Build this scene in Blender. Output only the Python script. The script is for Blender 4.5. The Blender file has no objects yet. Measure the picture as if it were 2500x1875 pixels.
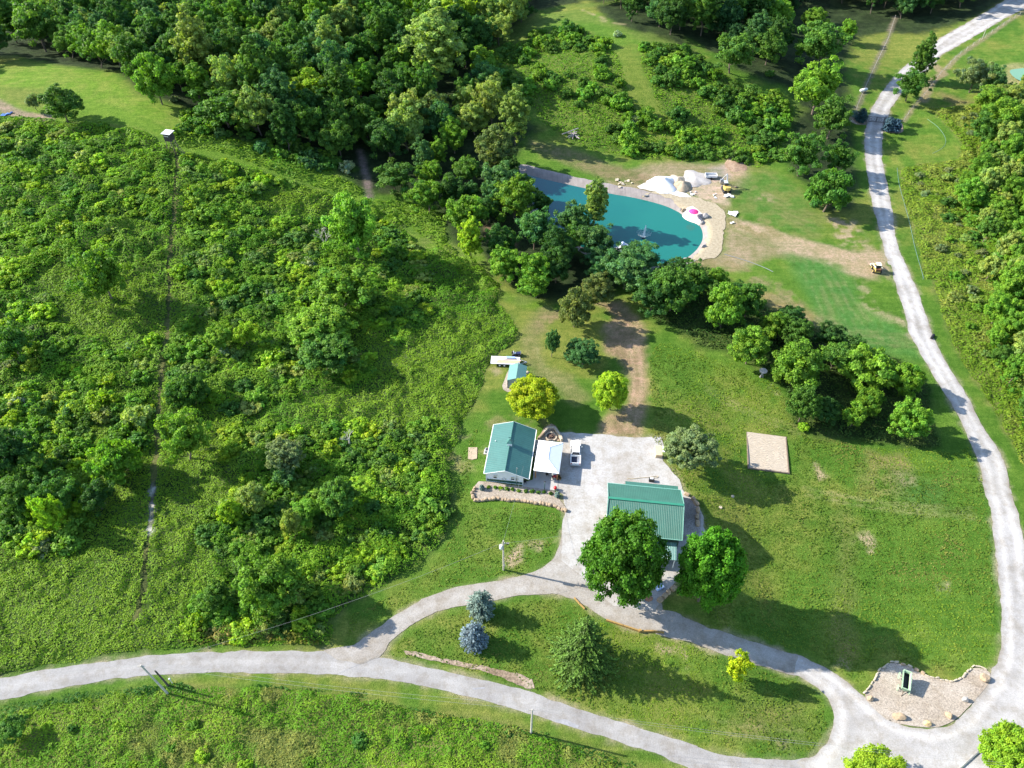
import bpy, math, random
import numpy as np
from mathutils import Vector, Matrix
C = bpy.context.scene.collection
SC = bpy.context.scene
rad = math.radians
random.seed(7)
RNG = np.random.default_rng(11)

# ---------------------------------------------------------------- camera
CAM_H, PITCH, FPX, CX, CY = 118.0, rad(45.5), 1925.0, 1250.0, 937.5
cam = bpy.data.cameras.new('camera'); cam.sensor_width = 36; cam.lens = FPX / 2500 * 36
cam.clip_start = 1; cam.clip_end = 6000
camo = bpy.data.objects.new('camera', cam); C.objects.link(camo)
camo.location = (0, 0, CAM_H); camo.rotation_euler = (math.pi / 2 - PITCH, 0, 0)
SC.camera = camo
# ---------------------------------------------------------------- light
SUN_EL = rad(31)
SUN_DIR = Vector((-.972 * math.cos(SUN_EL), .236 * math.cos(SUN_EL), math.sin(SUN_EL))).normalized()
w = bpy.data.worlds.new('World'); SC.world = w; w.use_nodes = True
nt = w.node_tree; nt.nodes.clear()
sky = nt.nodes.new('ShaderNodeTexSky'); sky.sky_type = 'NISHITA'; sky.sun_disc = False
sky.sun_elevation = SUN_EL; sky.sun_rotation = math.atan2(SUN_DIR.x, SUN_DIR.y)
sky.air_density = 1.0; sky.dust_density = 0.6; sky.ozone_density = 1.5
bg = nt.nodes.new('ShaderNodeBackground'); bg.inputs[1].default_value = 0.15
out = nt.nodes.new('ShaderNodeOutputWorld')
nt.links.new(sky.outputs[0], bg.inputs[0]); nt.links.new(bg.outputs[0], out.inputs[0])
sl = bpy.data.lights.new('sun', 'SUN'); sl.energy = 5.0; sl.angle = rad(.5); sl.color = (1, .93, .82)
so = bpy.data.objects.new('sun', sl); C.objects.link(so)
so.rotation_euler = SUN_DIR.to_track_quat('Z', 'Y').to_euler()
SC.view_settings.view_transform = 'Standard'; SC.view_settings.look = 'None'
SC.view_settings.gamma = 1; SC.view_settings.exposure = 1.35
SC.cycles.max_bounces = 5; SC.cycles.diffuse_bounces = 3; SC.cycles.transmission_bounces = 3
SC.cycles.transparent_max_bounces = 8; SC.cycles.glossy_bounces = 2

# ---------------------------------------------------------------- numeric helpers
def sstep(x, a, b):
    t = np.clip((x - a) / (b - a), 0, 1); return t * t * (3 - 2 * t)
def _hash(i, j, s):
    n = (i * 374761393 + j * 668265263 + s * 974634777) & 0xffffffff
    n = ((n ^ (n >> 13)) * 1274126177) & 0xffffffff
    return ((n ^ (n >> 16)) & 0xffff) / 65535.0
def vnoise(x, y, s=0):
    xi = np.floor(x).astype(np.int64); yi = np.floor(y).astype(np.int64)
    fx = x - xi; fy = y - yi; fx = fx * fx * (3 - 2 * fx); fy = fy * fy * (3 - 2 * fy)
    a = _hash(xi, yi, s); b = _hash(xi + 1, yi, s); c = _hash(xi, yi + 1, s); d = _hash(xi + 1, yi + 1, s)
    return (a * (1 - fx) + b * fx) * (1 - fy) + (c * (1 - fx) + d * fx) * fy
def fbm(x, y, scale, oct=4, s=0):
    r = np.zeros_like(x, dtype=float); a = .5; f = 1.0 / scale; tot = 0
    for k in range(oct):
        r += a * vnoise(x * f + 17.3 * k, y * f - 9.1 * k, s + k); tot += a; a *= .5; f *= 2.03
    return r / tot
def sdist(px, py, poly):
    """signed distance to a polygon, positive inside"""
    px = np.asarray(px, float); py = np.asarray(py, float)
    d = np.full(px.shape, 1e18); inside = np.zeros(px.shape, bool)
    n = len(poly)
    for i in range(n):
        x0, y0 = poly[i][:2]; x1, y1 = poly[(i + 1) % n][:2]
        ex, ey = x1 - x0, y1 - y0; L = ex * ex + ey * ey + 1e-12
        t = np.clip(((px - x0) * ex + (py - y0) * ey) / L, 0, 1)
        d = np.minimum(d, (px - x0 - t * ex) ** 2 + (py - y0 - t * ey) ** 2)
        c = ((y0 > py) != (y1 > py))
        with np.errstate(divide='ignore', invalid='ignore'):
            xc = x0 + (py - y0) / (y1 - y0 if y1 != y0 else 1e-9) * ex
        inside ^= c & (px < xc)
    d = np.sqrt(d); return np.where(inside, d, -d)
def ldist(px, py, line):
    d = np.full(np.shape(px), 1e18)
    for i in range(len(line) - 1):
        x0, y0 = line[i][:2]; x1, y1 = line[i + 1][:2]
        ex, ey = x1 - x0, y1 - y0; L = ex * ex + ey * ey + 1e-12
        t = np.clip(((px - x0) * ex + (py - y0) * ey) / L, 0, 1)
        d = np.minimum(d, (px - x0 - t * ex) ** 2 + (py - y0 - t * ey) ** 2)
    return np.sqrt(d)
def smooth(pts, it=2, closed=False):
    p = np.asarray(pts, float)
    for _ in range(it):
        if closed:
            q = np.roll(p, -1, 0); a = .75 * p + .25 * q; b = .25 * p + .75 * q
            p = np.empty((2 * len(a), p.shape[1])); p[0::2] = a; p[1::2] = b
        else:
            a = .75 * p[:-1] + .25 * p[1:]; b = .25 * p[:-1] + .75 * p[1:]
            m = np.empty((2 * len(a), p.shape[1])); m[0::2] = a; m[1::2] = b
            p = np.vstack([p[:1], m, p[-1:]])
    return p

# survey sheets: where each list of outline points was read off (origin and scale in survey units)
SURV = {'A': (0, 0, 2.44), 'B': (800, 0, 2.44), 'D': (1600, 0, 2.44), 'E': (0, 600, 2.44), 'F': (800, 600, 2.44),
        'G': (1600, 600, 2.44), 'H': (0, 1195, 2.44), 'I': (800, 1195, 2.44), 'J': (1600, 1195, 2.44),
        'h': (1120, 980, 5.53), 'g': (1400, 1100, 4.148), 'p': (1480, 380, 5.53), 's': (1150, 820, 7.9),
        'b': (2080, 1580, 5.53), 'o': (0, 0, 1.0), 'k': (1260, 1120, 15.8), 'e': (2050, 180, 11.06), 't': (1180, 850, 18.43),
        'q': (1300, 1020, 13.825), 'x': (1700, 400, 15.8)}
def Z(s):
    """'F 10,20 30,40 B 5,6' -> survey points"""
    o = []; r = (0, 0, 1)
    for w_ in s.split():
        if w_ in SURV: r = SURV[w_]
        else:
            a, b = w_.split(','); o.append((r[0] + float(a) / r[2], r[1] + float(b) / r[2]))
    return np.array(o)
cp, sp = math.cos(PITCH), math.sin(PITCH)
def ray(px, py):
    u = (np.asarray(px, float) - CX) / FPX; v = (CY - np.asarray(py, float)) / FPX
    return u, cp + v * sp, -sp + v * cp
def U(px, py, z):
    dx, dy, dz = ray(px, py); t = (z - CAM_H) / dz
    return np.array([dx * t, dy * t, z + 0 * t])

# ---------------------------------------------------------------- terrain
WZ = -1.05                                         # pond water level
_pt = Z('B 1120,1020 1240,1058 p 60,520 300,555 550,610 800,680 950,750 1015,790 1050,850 1130,890 1230,920 1270,960 1300,1040 1300,1130 1260,1210 1200,1290 1100,1370 950,1440 820,1450 B 1950,1590 1800,1600 1600,1520 1400,1400 1280,1290 1180,1150')
POND = smooth(np.array([U(x, y, WZ)[:2] for x, y in _pt]), 2, True)
def hbase(x, y):
    hl = 13 * sstep(-x, 18, 115) * sstep(y, 92, 200) * (1 - .75 * sstep(y, 225, 300))
    ht = 9 * np.exp(-((x - 45) / 62) ** 2) * sstep(y, 208, 262) * (1 - .5 * sstep(y, 275, 340))
    he = -2.6 * sstep(x, 32, 46) * (1 - sstep(y, 96, 135)) * sstep(y, 44, 60)
    hr = 4 * sstep(x, 120, 190) * sstep(y, 110, 170)
    far = 10 * sstep(np.abs(x), 300, 900) + 8 * sstep(y, 380, 900)
    n = (fbm(x, y, 38, 2, 5) - .5) * 1.2 * np.clip(sstep(-x, 20, 60) + sstep(x, 70, 120) + sstep(y, 225, 260), 0, 1)
    return hl + ht + he + hr + n + far
def H(x, y):
    x = np.asarray(x, float); y = np.asarray(y, float)
    h = hbase(x, y)
    m = (x > -12) & (x < 65) & (y > 135) & (y < 225)
    if np.any(m):
        d = sdist(x[m] if x.ndim else x, y[m] if y.ndim else y, POND)
        c = -2.2 * sstep(d, -2.6, 2.4)
        if x.ndim: h = h.copy(); h[m] += c
        else: h = h + c
    return h
def G(px, py, dz=0.0):
    px = np.asarray(px, float); py = np.asarray(py, float)
    z = np.zeros_like(px) + dz
    for _ in range(14):
        p = U(px, py, z); z = hbase(p[0], p[1]) + dz
    return U(px, py, z)
def GP(s, closed=False, it=0):
    p = Z(s); q = G(p[:, 0], p[:, 1])[:2].T
    return smooth(q, it, closed) if it else q
def ground(x, y): return float(H(np.array([x]), np.array([y]))[0])

# ---------------------------------------------------------------- materials
def newmat(name):
    m = bpy.data.materials.new(name); m.use_nodes = True
    return m, m.node_tree, m.node_tree.nodes['Principled BSDF']
def N(nt, t, **k):
    n = nt.nodes.new(t)
    for a, b in k.items(): setattr(n, a, b)
    return n
def L(nt, a, b): nt.links.new(a, b)
def noise(nt, scale, detail=3, rough=.6, vec=None):
    n = N(nt, 'ShaderNodeTexNoise'); n.inputs['Scale'].default_value = scale
    n.inputs['Detail'].default_value = detail; n.inputs['Roughness'].default_value = rough
    if vec is not None: L(nt, vec, n.inputs['Vector'])
    return n.outputs[0]
def ramp(nt, src, stops):
    r = N(nt, 'ShaderNodeValToRGB'); e = r.color_ramp.elements
    while len(e) < len(stops): e.new(.5)
    for k, (p, c) in enumerate(stops):
        e[k].position = p; e[k].color = (*c, 1) if len(c) == 3 else c
    L(nt, src, r.inputs[0]); return r.outputs[0]
def mixc(nt, f, a, b, mode='MIX'):
    n = N(nt, 'ShaderNodeMix', data_type='RGBA', blend_type=mode)
    if isinstance(f, (int, float)): n.inputs[0].default_value = f
    else: L(nt, f, n.inputs[0])
    for s, v in ((6, a), (7, b)):
        if isinstance(v, tuple): n.inputs[s].default_value = (*v[:3], 1)
        else: L(nt, v, n.inputs[s])
    return n.outputs[2]
def bump(nt, p, src, dist, strength=1):
    b = N(nt, 'ShaderNodeBump'); b.inputs['Strength'].default_value = strength; b.inputs['Distance'].default_value = dist
    L(nt, src, b.inputs['Height']); L(nt, b.outputs[0], p.inputs['Normal'])
def geopos(nt): return N(nt, 'ShaderNodeNewGeometry').outputs['Position']
def plain(name, col, rough=.6, metal=0, var=.12, scale=1.5, bm=0):
    m, nt, p = newmat(name); p.inputs['Roughness'].default_value = rough; p.inputs['Metallic'].default_value = metal
    tc = N(nt, 'ShaderNodeTexCoord').outputs['Object']
    n = noise(nt, scale, 4, .65, tc)
    c0 = tuple(c * (1 - var) for c in col); c1 = tuple(min(1, c * (1 + var)) for c in col)
    L(nt, ramp(nt, n, [(.3, c0), (.7, c1)]), p.inputs['Base Color'])
    if bm: bump(nt, p, noise(nt, scale * 6, 3, .6, tc), bm)
    return m
def gravel(name, c0, c1, c2, track=None, speck=.25, edge=None, fine=5.0):
    m, nt, p = newmat(name); p.inputs['Roughness'].default_value = .95
    p.inputs['Specular IOR Level'].default_value = .15
    pos = geopos(nt)
    base = ramp(nt, noise(nt, .16, 5, .62, pos), [(.32, c0), (.5, c1), (.68, c2)])
    sp_ = ramp(nt, noise(nt, fine, 3, .75, pos), [(.3, (1 - speck,) * 3), (.7, (1 + speck * .6,) * 3)])
    col = mixc(nt, 1.0, base, sp_, 'MULTIPLY')
    if track is not None:                       # wheel-worn bands at fixed distance from the edge
        at = N(nt, 'ShaderNodeAttribute', attribute_name='edge').outputs['Fac']
        mp = N(nt, 'ShaderNodeMapRange'); mp.inputs[1].default_value = 0; mp.inputs[2].default_value = track[0]; L(nt, at, mp.inputs[0])
        r = ramp(nt, mp.outputs[0], track[1]); n2 = noise(nt, .35, 3, .6, pos)
        col = mixc(nt, ramp(nt, n2, [(.35, (.5,) * 3), (.6, (1,) * 3)]), col, mixc(nt, 1.0, col, r, 'MULTIPLY'))
    blot = ramp(nt, noise(nt, .55, 4, .7, pos), [(.36, (.84, .81, .76)), (.54, (1, 1, 1))]); col = mixc(nt, 1.0, col, blot, 'MULTIPLY')
    L(nt, col, p.inputs['Base Color'])
    bump(nt, p, noise(nt, fine * 1.3, 4, .8, pos), .05, .8)
    return m
def leafmat(name, trans=.25, gloss=.15, use_obj=True):
    m, nt, p = newmat(name)
    tone = N(nt, 'ShaderNodeAttribute', attribute_name='tone')
    if use_obj:
        oi = N(nt, 'ShaderNodeObjectInfo')
        c = mixc(nt, 1.0, oi.outputs['Color'], tone.outputs['Color'], 'MULTIPLY')
    else: c = tone.outputs['Color']
    L(nt, c, p.inputs['Base Color']); p.inputs['Roughness'].default_value = .55
    p.inputs['Specular IOR Level'].default_value = gloss
    tr = N(nt, 'ShaderNodeBsdfTranslucent')
    tc = mixc(nt, 1.0, c, (1.25, 1.45, .45), 'MULTIPLY'); L(nt, tc, tr.inputs[0])
    mx = N(nt, 'ShaderNodeMixShader'); mx.inputs[0].default_value = trans
    L(nt, p.outputs[0], mx.inputs[1]); L(nt, tr.outputs[0], mx.inputs[2])
    L(nt, mx.outputs[0], nt.nodes['Material Output'].inputs[0])
    return m
LEAF = leafmat('foliage', .40); NEEDLE = leafmat('needles', .15, .15); BRUSH = leafmat('undergrowth', .42, .08, False)
def ribbed(name, col, pitch=.3, rough=.45, axis=0, depth=.03, var=.16):
    m, nt, p = newmat(name); p.inputs['Roughness'].default_value = rough
    tc = N(nt, 'ShaderNodeTexCoord').outputs['Object']
    sx = N(nt, 'ShaderNodeSeparateXYZ'); L(nt, tc, sx.inputs[0])
    mu = N(nt, 'ShaderNodeMath', operation='MULTIPLY'); L(nt, sx.outputs[axis], mu.inputs[0]); mu.inputs[1].default_value = 1 / pitch
    fr = N(nt, 'ShaderNodeMath', operation='FRACT'); L(nt, mu.outputs[0], fr.inputs[0])
    rb = ramp(nt, fr.outputs[0], [(0, (.0,) * 3), (.12, (1,) * 3), (.24, (.0,) * 3), (1, (0,) * 3)])
    n = noise(nt, .7, 5, .7, tc)
    c = ramp(nt, n, [(.3, tuple(v * (1 - var) for v in col)), (.7, tuple(v * (1 + var) for v in col))])
    c = mixc(nt, rb, c, tuple(min(1, v * 1.25 + .01) for v in col))
    L(nt, c, p.inputs['Base Color']); bump(nt, p, rb, depth)
    return m

# ---------------------------------------------------------------- mesh builder
class MB:
    def __init__(s): s.v = []; s.f = []
    def add(s, vs, fs):
        k = len(s.v); s.v += [tuple(map(float, p)) for p in vs]; s.f += [tuple(i + k for i in f) for f in fs]; return s
    def box(s, c, d, rz=0, tilt=None):
        hx, hy, hz = d[0] / 2, d[1] / 2, d[2] / 2
        m = Matrix.Rotation(rz, 4, 'Z')
        if tilt is not None: m = m @ Matrix.Rotation(tilt[1], 4, tilt[0])
        vs = [Vector(c) + m @ Vector((x * hx, y * hy, z * hz)) for z in (-1, 1) for x, y in ((-1, -1), (1, -1), (1, 1), (-1, 1))]
        return s.add(vs, [(3, 2, 1, 0), (4, 5, 6, 7), (0, 1, 5, 4), (1, 2, 6, 5), (2, 3, 7, 6), (3, 0, 4, 7)])
    def taper(s, c, d0, d1, z0, z1, off=(0, 0)):
        vs = [(c[0] + x * d0[0] / 2, c[1] + y * d0[1] / 2, z0) for x, y in ((-1, -1), (1, -1), (1, 1), (-1, 1))] + \
             [(c[0] + off[0] + x * d1[0] / 2, c[1] + off[1] + y * d1[1] / 2, z1) for x, y in ((-1, -1), (1, -1), (1, 1), (-1, 1))]
        return s.add(vs, [(3, 2, 1, 0), (4, 5, 6, 7), (0, 1, 5, 4), (1, 2, 6, 5), (2, 3, 7, 6), (3, 0, 4, 7)])
    def cyl(s, a, b, r0, r1=None, n=8, caps=True):
        r1 = r0 if r1 is None else r1; a = Vector(a); b = Vector(b); d = (b - a).normalized()
        x = d.orthogonal().normalized(); y = d.cross(x)
        vs = [a + (x * math.cos(t) + y * math.sin(t)) * r0 for t in [2 * math.pi * k / n for k in range(n)]] + \
             [b + (x * math.cos(t) + y * math.sin(t)) * r1 for t in [2 * math.pi * k / n for k in range(n)]]
        fs = [(k, (k + 1) % n, n + (k + 1) % n, n + k) for k in range(n)]
        if caps: fs += [tuple(range(n - 1, -1, -1)), tuple(range(n, 2 * n))]
        return s.add(vs, fs)
    def tube(s, pts, r, n=6):
        for a, b in zip(pts[:-1], pts[1:]): s.cyl(a, b, r, r, n)
        return s
    def ball(s, c, r, nu=12, nv=7, z0=-1.0):
        r = (r, r, r) if isinstance(r, (int, float)) else r
        vs = []; fs = []
        for j in range(nv + 1):
            ph = math.asin(z0) + (math.pi / 2 - math.asin(z0)) * j / nv
            for i in range(nu):
                t = 2 * math.pi * i / nu
                vs.append((c[0] + r[0] * math.cos(ph) * math.cos(t), c[1] + r[1] * math.cos(ph) * math.sin(t), c[2] + r[2] * math.sin(ph)))
        for j in range(nv):
            for i in range(nu):
                fs.append((j * nu + i, j * nu + (i + 1) % nu, (j + 1) * nu + (i + 1) % nu, (j + 1) * nu + i))
        return s.add(vs, fs)
    def prism(s, poly, z0, z1):
        n = len(poly); vs = [(p[0], p[1], z0) for p in poly] + [(p[0], p[1], z1) for p in poly]
        return s.add(vs, [tuple(range(n - 1, -1, -1)), tuple(range(n, 2 * n))] + [(k, (k + 1) % n, n + (k + 1) % n, n + k) for k in range(n)])
    def sidex(s, prof, x0, x1):
        """profile in (y,z) extruded along x"""
        n = len(prof); vs = [(x0, p[0], p[1]) for p in prof] + [(x1, p[0], p[1]) for p in prof]
        return s.add(vs, [tuple(range(n - 1, -1, -1)), tuple(range(n, 2 * n))] + [(k, (k + 1) % n, n + (k + 1) % n, n + k) for k in range(n)])
    def slab(s, quad, th):
        """a roof or wall sheet from 4+ points with thickness downwards"""
        n = len(quad); vs = list(quad) + [(p[0], p[1], p[2] - th) for p in quad]
        return s.add(vs, [tuple(range(n)), tuple(range(2 * n - 1, n - 1, -1))] + [(k, n + k, n + (k + 1) % n, (k + 1) % n) for k in range(n)])
    def build(s, name, mat, parent=None, smooth_=False, bevel=0):
        me = bpy.data.meshes.new(name); me.from_pydata(s.v, [], s.f); me.validate()
        import bmesh
        b = bmesh.new(); b.from_mesh(me)
        bmesh.ops.recalc_face_normals(b, faces=b.faces)
        if bevel:
            ed = [e for e in b.edges if len(e.link_faces) == 2 and e.calc_face_angle(0) > .5]
            try: bmesh.ops.bevel(b, geom=ed, offset=bevel, segments=2, affect='EDGES', profile=.5)
            except Exception: pass
        b.to_mesh(me); b.free()
        me.materials.append(mat); o = bpy.data.objects.new(name, me); C.objects.link(o)
        if smooth_: me.shade_smooth()
        if parent: o.parent = parent
        return o
def thing(name, label, cat, loc=(0, 0, 0), rz=0, group=None):
    o = bpy.data.objects.new(name, None); C.objects.link(o); o.location = loc; o.rotation_euler = (0, 0, rz)
    o.empty_display_size = .3; o['label'] = label; o['category'] = cat
    if group: o['group'] = group
    return o
def tag(o, label, cat, group=None, kind=None):
    if label: o['label'] = label
    if cat: o['category'] = cat
    if group: o['group'] = group
    if kind: o['kind'] = kind
    return o
def npmesh(name, v, f, mat, tone=None, attrs=None, link=True, smooth_=False):
    """v Nx3, f Mxk"""
    me = bpy.data.meshes.new(name); k = f.shape[1]
    me.vertices.add(len(v)); me.vertices.foreach_set('co', np.ascontiguousarray(v, np.float32).ravel())
    me.loops.add(f.size); me.loops.foreach_set('vertex_index', np.ascontiguousarray(f, np.int32).ravel())
    me.polygons.add(len(f)); me.polygons.foreach_set('loop_start', np.arange(0, f.size, k, dtype=np.int32))
    me.polygons.foreach_set('loop_total', np.full(len(f), k, np.int32))
    if tone is not None:
        a = me.attributes.new('tone', 'FLOAT_COLOR', 'FACE' if len(tone) == len(f) else 'POINT')
        c = np.ones((len(tone), 4), np.float32); c[:, :3] = tone; a.data.foreach_set('color', c.ravel())
    for n_, val in (attrs or {}).items():
        a = me.attributes.new(n_, 'FLOAT', 'POINT'); a.data.foreach_set('value', np.ascontiguousarray(val, np.float32))
    me.update(calc_edges=True)
    if smooth_: me.shade_smooth()
    me.materials.append(mat)
    if not link: return me
    o = bpy.data.objects.new(name, me); C.objects.link(o); return o
def quads(cen, nrm, size, rng, aspect=1.0, along=None):
    """leaf clump faces: a kite-shaped quad at each centre"""
    n = len(cen); nrm = nrm / (np.linalg.norm(nrm, axis=1, keepdims=True) + 1e-9)
    a = rng.normal(size=(n, 3)) if along is None else along
    a = a - nrm * np.sum(a * nrm, 1, keepdims=True); a /= np.linalg.norm(a, axis=1, keepdims=True) + 1e-9
    b = np.cross(nrm, a); s = np.asarray(size).reshape(-1, 1) * .5
    k = rng.uniform(.6, 1.1, (n, 4)); d = nrm * s * rng.uniform(-.35, .35, (n, 1))
    v = np.empty((n, 4, 3))
    v[:, 0] = cen + a * s * aspect * k[:, :1] + d; v[:, 1] = cen + b * s * k[:, 1:2] - d
    v[:, 2] = cen - a * s * aspect * k[:, 2:3] + d; v[:, 3] = cen - b * s * k[:, 3:] - d
    return v.reshape(-1, 3), np.arange(4 * n).reshape(-1, 4)
def sheet(name, field, bbox, mat, dz, res, label=None, kind='structure', cat=None, zfn=None):
    """a ground-following sheet where field(x,y) > 0; boundary vertices are pulled onto the outline"""
    x0, y0, x1, y1 = bbox
    xs = np.arange(x0, x1 + res, res); ys = np.arange(y0, y1 + res, res)
    X, Y = np.meshgrid(xs, ys); X = X.ravel(); Y = Y.ravel(); d = field(X, Y)
    nx = len(xs); ny = len(ys)
    i, j = np.meshgrid(np.arange(nx - 1), np.arange(ny - 1)); q = (j * nx + i).ravel()
    F = np.stack([q, q + 1, q + nx + 1, q + nx], 1)
    F = F[np.max(d[F], 1) > 0]
    use = np.unique(F); mp = np.full(len(X), -1); mp[use] = np.arange(len(use)); F = mp[F]
    X = X[use].copy(); Y = Y[use].copy(); d = d[use]
    for _ in range(2):
        o_ = field(X, Y); o = o_ < 0
        if not o.any(): break
        e = .05; gx = (field(X[o] + e, Y[o]) - o_[o]) / e; gy = (field(X[o], Y[o] + e) - o_[o]) / e
        g2 = np.maximum(gx * gx + gy * gy, .3)
        sx_, sy_ = o_[o] * gx / g2, o_[o] * gy / g2; k_ = np.minimum(1, .8 * res / (np.hypot(sx_, sy_) + 1e-9)); X[o] -= sx_ * k_; Y[o] -= sy_ * k_
    z = (H(X, Y) if zfn is None else zfn(X, Y)) + dz
    o = npmesh(name, np.stack([X, Y, z], 1), F, mat, attrs={'edge': np.maximum(field(X, Y), 0)}, smooth_=True)
    o['kind'] = kind
    if label: o['label'] = label
    if cat: o['category'] = cat; 
    if kind is None: del o['kind']
    return o
def pfield(poly, amp=.25, sc=1.6, s=3):
    return lambda x, y: sdist(x, y, poly) + (fbm(x, y, sc, 3, s) - .5) * 2 * amp
def bb(poly, m=2):
    a = np.array(poly)[:, :2]; return (*(a.min(0) - m), *(a.max(0) + m))

# ---------------------------------------------------------------- ground sheet with its own colours (grass, soil, bare earth)
def axis(lo, hi, f0, f1, res):
    a = [np.arange(f0, f1 + res, res)]
    s, q = [], f1 + res
    while q < hi: s.append(q); q += res * 1.35 ** len(s)
    t, q = [], f0 - res
    while q > lo: t.append(q); q -= res * 1.35 ** len(t)
    return np.concatenate([t[::-1], a[0], s])
gx = axis(-2500, 2500, -235, 235, .6); gy = axis(-400, 3500, 28, 372, .6)
X, Y = np.meshgrid(gx, gy); X = X.ravel(); Y = Y.ravel()
print('ground verts', len(X))
n1 = fbm(X, Y, 14, 4, 1); n2 = fbm(X, Y, 3.2, 4, 2); n3 = fbm(X, Y, 45, 3, 9); n4 = fbm(X, Y, 1.3, 2, 12)
def C3(*c): return np.array(c, float)
LAWN_A, LAWN_B, LAWN_Y = C3(.062, .138, .016), C3(.090, .172, .022), C3(.155, .178, .038)
t_ = sstep(n1 * .6 + n2 * .4, .35, .65)[:, None]
COL = LAWN_A * (1 - t_) + LAWN_B * t_
t_ = (sstep(n3 * .45 + n1 * .3 + n2 * .25, .45, .62) * .85)[:, None]; COL = COL * (1 - t_) + LAWN_Y * t_
def paint(poly, col, feather=1.5, amt=1.0, nz=1.2, src=None, col2=None, line=None, width=2):
    global COL
    b = bb(line if poly is None else poly, feather + width + 3)
    m = (X > b[0]) & (X < b[2]) & (Y > b[1]) & (Y < b[3])
    if not m.any(): return
    d = (width - ldist(X[m], Y[m], line)) if poly is None else sdist(X[m], Y[m], poly)
    d = d + (n2[m] - .5) * 2 * nz + (n4[m] - .5) * nz
    a = sstep(d, -feather, feather) * amt
    if src is not None: a = a * src[m]
    c = np.array(col, float)
    if col2 is not None:
        k = sstep(n2[m] * .6 + n4[m] * .4, .35, .65)[:, None]; c = c * (1 - k) + np.array(col2) * k
    a = a[:, None]; COL[m] = COL[m] * (1 - a) + c * a
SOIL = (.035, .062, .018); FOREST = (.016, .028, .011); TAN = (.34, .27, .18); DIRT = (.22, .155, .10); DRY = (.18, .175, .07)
patchy = sstep(n2 * .6 + n4 * .4, .42, .60)
P = {}
P['thicket'] = GP('A 0,690 230,700 420,735 620,760 850,780 960,850 1050,900 1250,940 1500,1010 1750,1090 2000,1170 2190,1230 B 400,1290 560,1480 700,1500 900,1580 980,1659 F 1030,230 1000,330 1090,420 1130,500 1120,560 1020,640 960,700 930,760 900,860 860,960 800,1080 760,1180 720,1280 740,1390 750,1500 745,1600 I 745,30 720,180 700,280 600,400 450,500 330,580 200,640 100,720 0,800 H 1990,800 1960,930 1700,925 1450,925 1100,940 800,965 500,1010 250,1050 0,1105 o -250,1760 -260,1100 -200,700 -150,300')
P['meadow'] = GP('H 0,1330 100,1310 300,1270 600,1215 900,1180 1000,1160 1150,1180 1400,1180 1700,1180 2000,1215 2196,1250 I 200,1235 500,1300 700,1340 900,1370 1100,1410 1250,1460 1500,1530 1700,1600 1850,1659 o 1560,1960 -300,2000 -300,1800')
P['stripA'] = GP('A 0,600 300,720 600,730 850,760 960,830 1060,890 1300,950 1600,1020 1900,1120 2150,1210 2170,1130 1900,1010 1600,930 1350,880 1100,820 1000,770 700,640 400,560 0,520')
P['stripB'] = GP('B 400,1370 600,1520 760,1600 930,1659 F 700,100 900,260 1050,330 1250,390 1300,330 1100,290 1000,240 960,100 900,0 B 800,1480 620,1400')
P['fieldA'] = GP('o -150,140 A 0,420 200,385 500,410 690,430 810,560 1000,620 1140,670 1150,760 1060,830 900,790 600,730 300,720 0,600')
P['hillscrubA'] = GP('B 1240,190 1500,170 1640,230 1730,330 1800,560 1920,680 2020,820 2000,960 1800,940 1600,900 1450,860 1400,800 1300,740 1200,640 1050,560 950,430 1000,330')
P['hillscrubB'] = GP('B 1850,270 2020,270 2196,320 D 180,330 330,400 520,500 700,560 830,640 780,760 760,940 600,1000 420,960 250,960 100,960 0,900 B 2050,900 1990,700 1930,520 1870,400')
P['meadowR'] = GP('D 1620,640 1750,760 1830,860 1800,950 1560,980 1460,1010 1470,1160 1530,1330 1570,1480 1610,1659 G 1650,200 1680,330 1740,500 1820,680 1920,820 2010,960 2100,1130 2196,1330 o 2620,1220 2700,400 2560,180 D 2196,560 2090,520 1900,620 1750,640')
P['copse'] = GP('F 1900,420 2196,560 G 250,600 420,620 560,700 640,740 750,830 790,900 800,1000 850,1080 950,1130 1150,1165 1400,1180 1600,1215 1700,1200 1640,1000 1640,850 1500,700 1250,590 1050,520 850,440 650,350 400,170 250,100 60,90 F 1900,100')
P['creek'] = GP('B 0,980 200,1140 480,1160 650,1260 720,1400 800,1540 980,1640 F 1040,160 1130,280 1250,330 1400,330 1700,300 1900,100 B 2000,1600 1600,1560 1400,1440 1270,1300 1150,1150 1090,1020 1150,850 1250,780 1050,560 950,430 1240,60 1500,20 o 1500,-60 -100,-60 -100,140 A 60,330 400,400 700,440 820,560 1130,660 1270,800 1800,900 2100,1010')
P['woodsT'] = GP('B 1560,0 1700,150 1900,220 2196,330 D 180,220 500,420 800,540 850,640 800,760 770,900 850,1060 920,1100 1050,1270 1180,1230 1200,1000 1180,800 1160,600 1120,400 1200,220 1400,190 1560,210 1900,110 2100,0 o 2400,-60 1400,-60')
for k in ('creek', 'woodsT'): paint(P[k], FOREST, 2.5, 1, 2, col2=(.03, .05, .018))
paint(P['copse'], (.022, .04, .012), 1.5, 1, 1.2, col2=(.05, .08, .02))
paint(P['thicket'], SOIL, 1.2, 1, 1, col2=(.075, .115, .03))
for k in ('meadow', 'meadowR'): paint(P[k], (.085, .12, .028), 1, 1, 1, col2=(.14, .165, .045))
for k in ('hillscrubA', 'hillscrubB'): paint(P[k], (.06, .10, .02), 2, .9, 1.5, col2=(.11, .15, .03))
paint(P['fieldA'], (.11, .205, .020), 3, 1, 2, col2=(.150, .215, .034))
paint(P['stripA'], (.105, .195, .020), 1, 1, .6); paint(P['stripB'], (.10, .18, .02), 1, 1, .8, col2=(.11, .16, .035))
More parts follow.
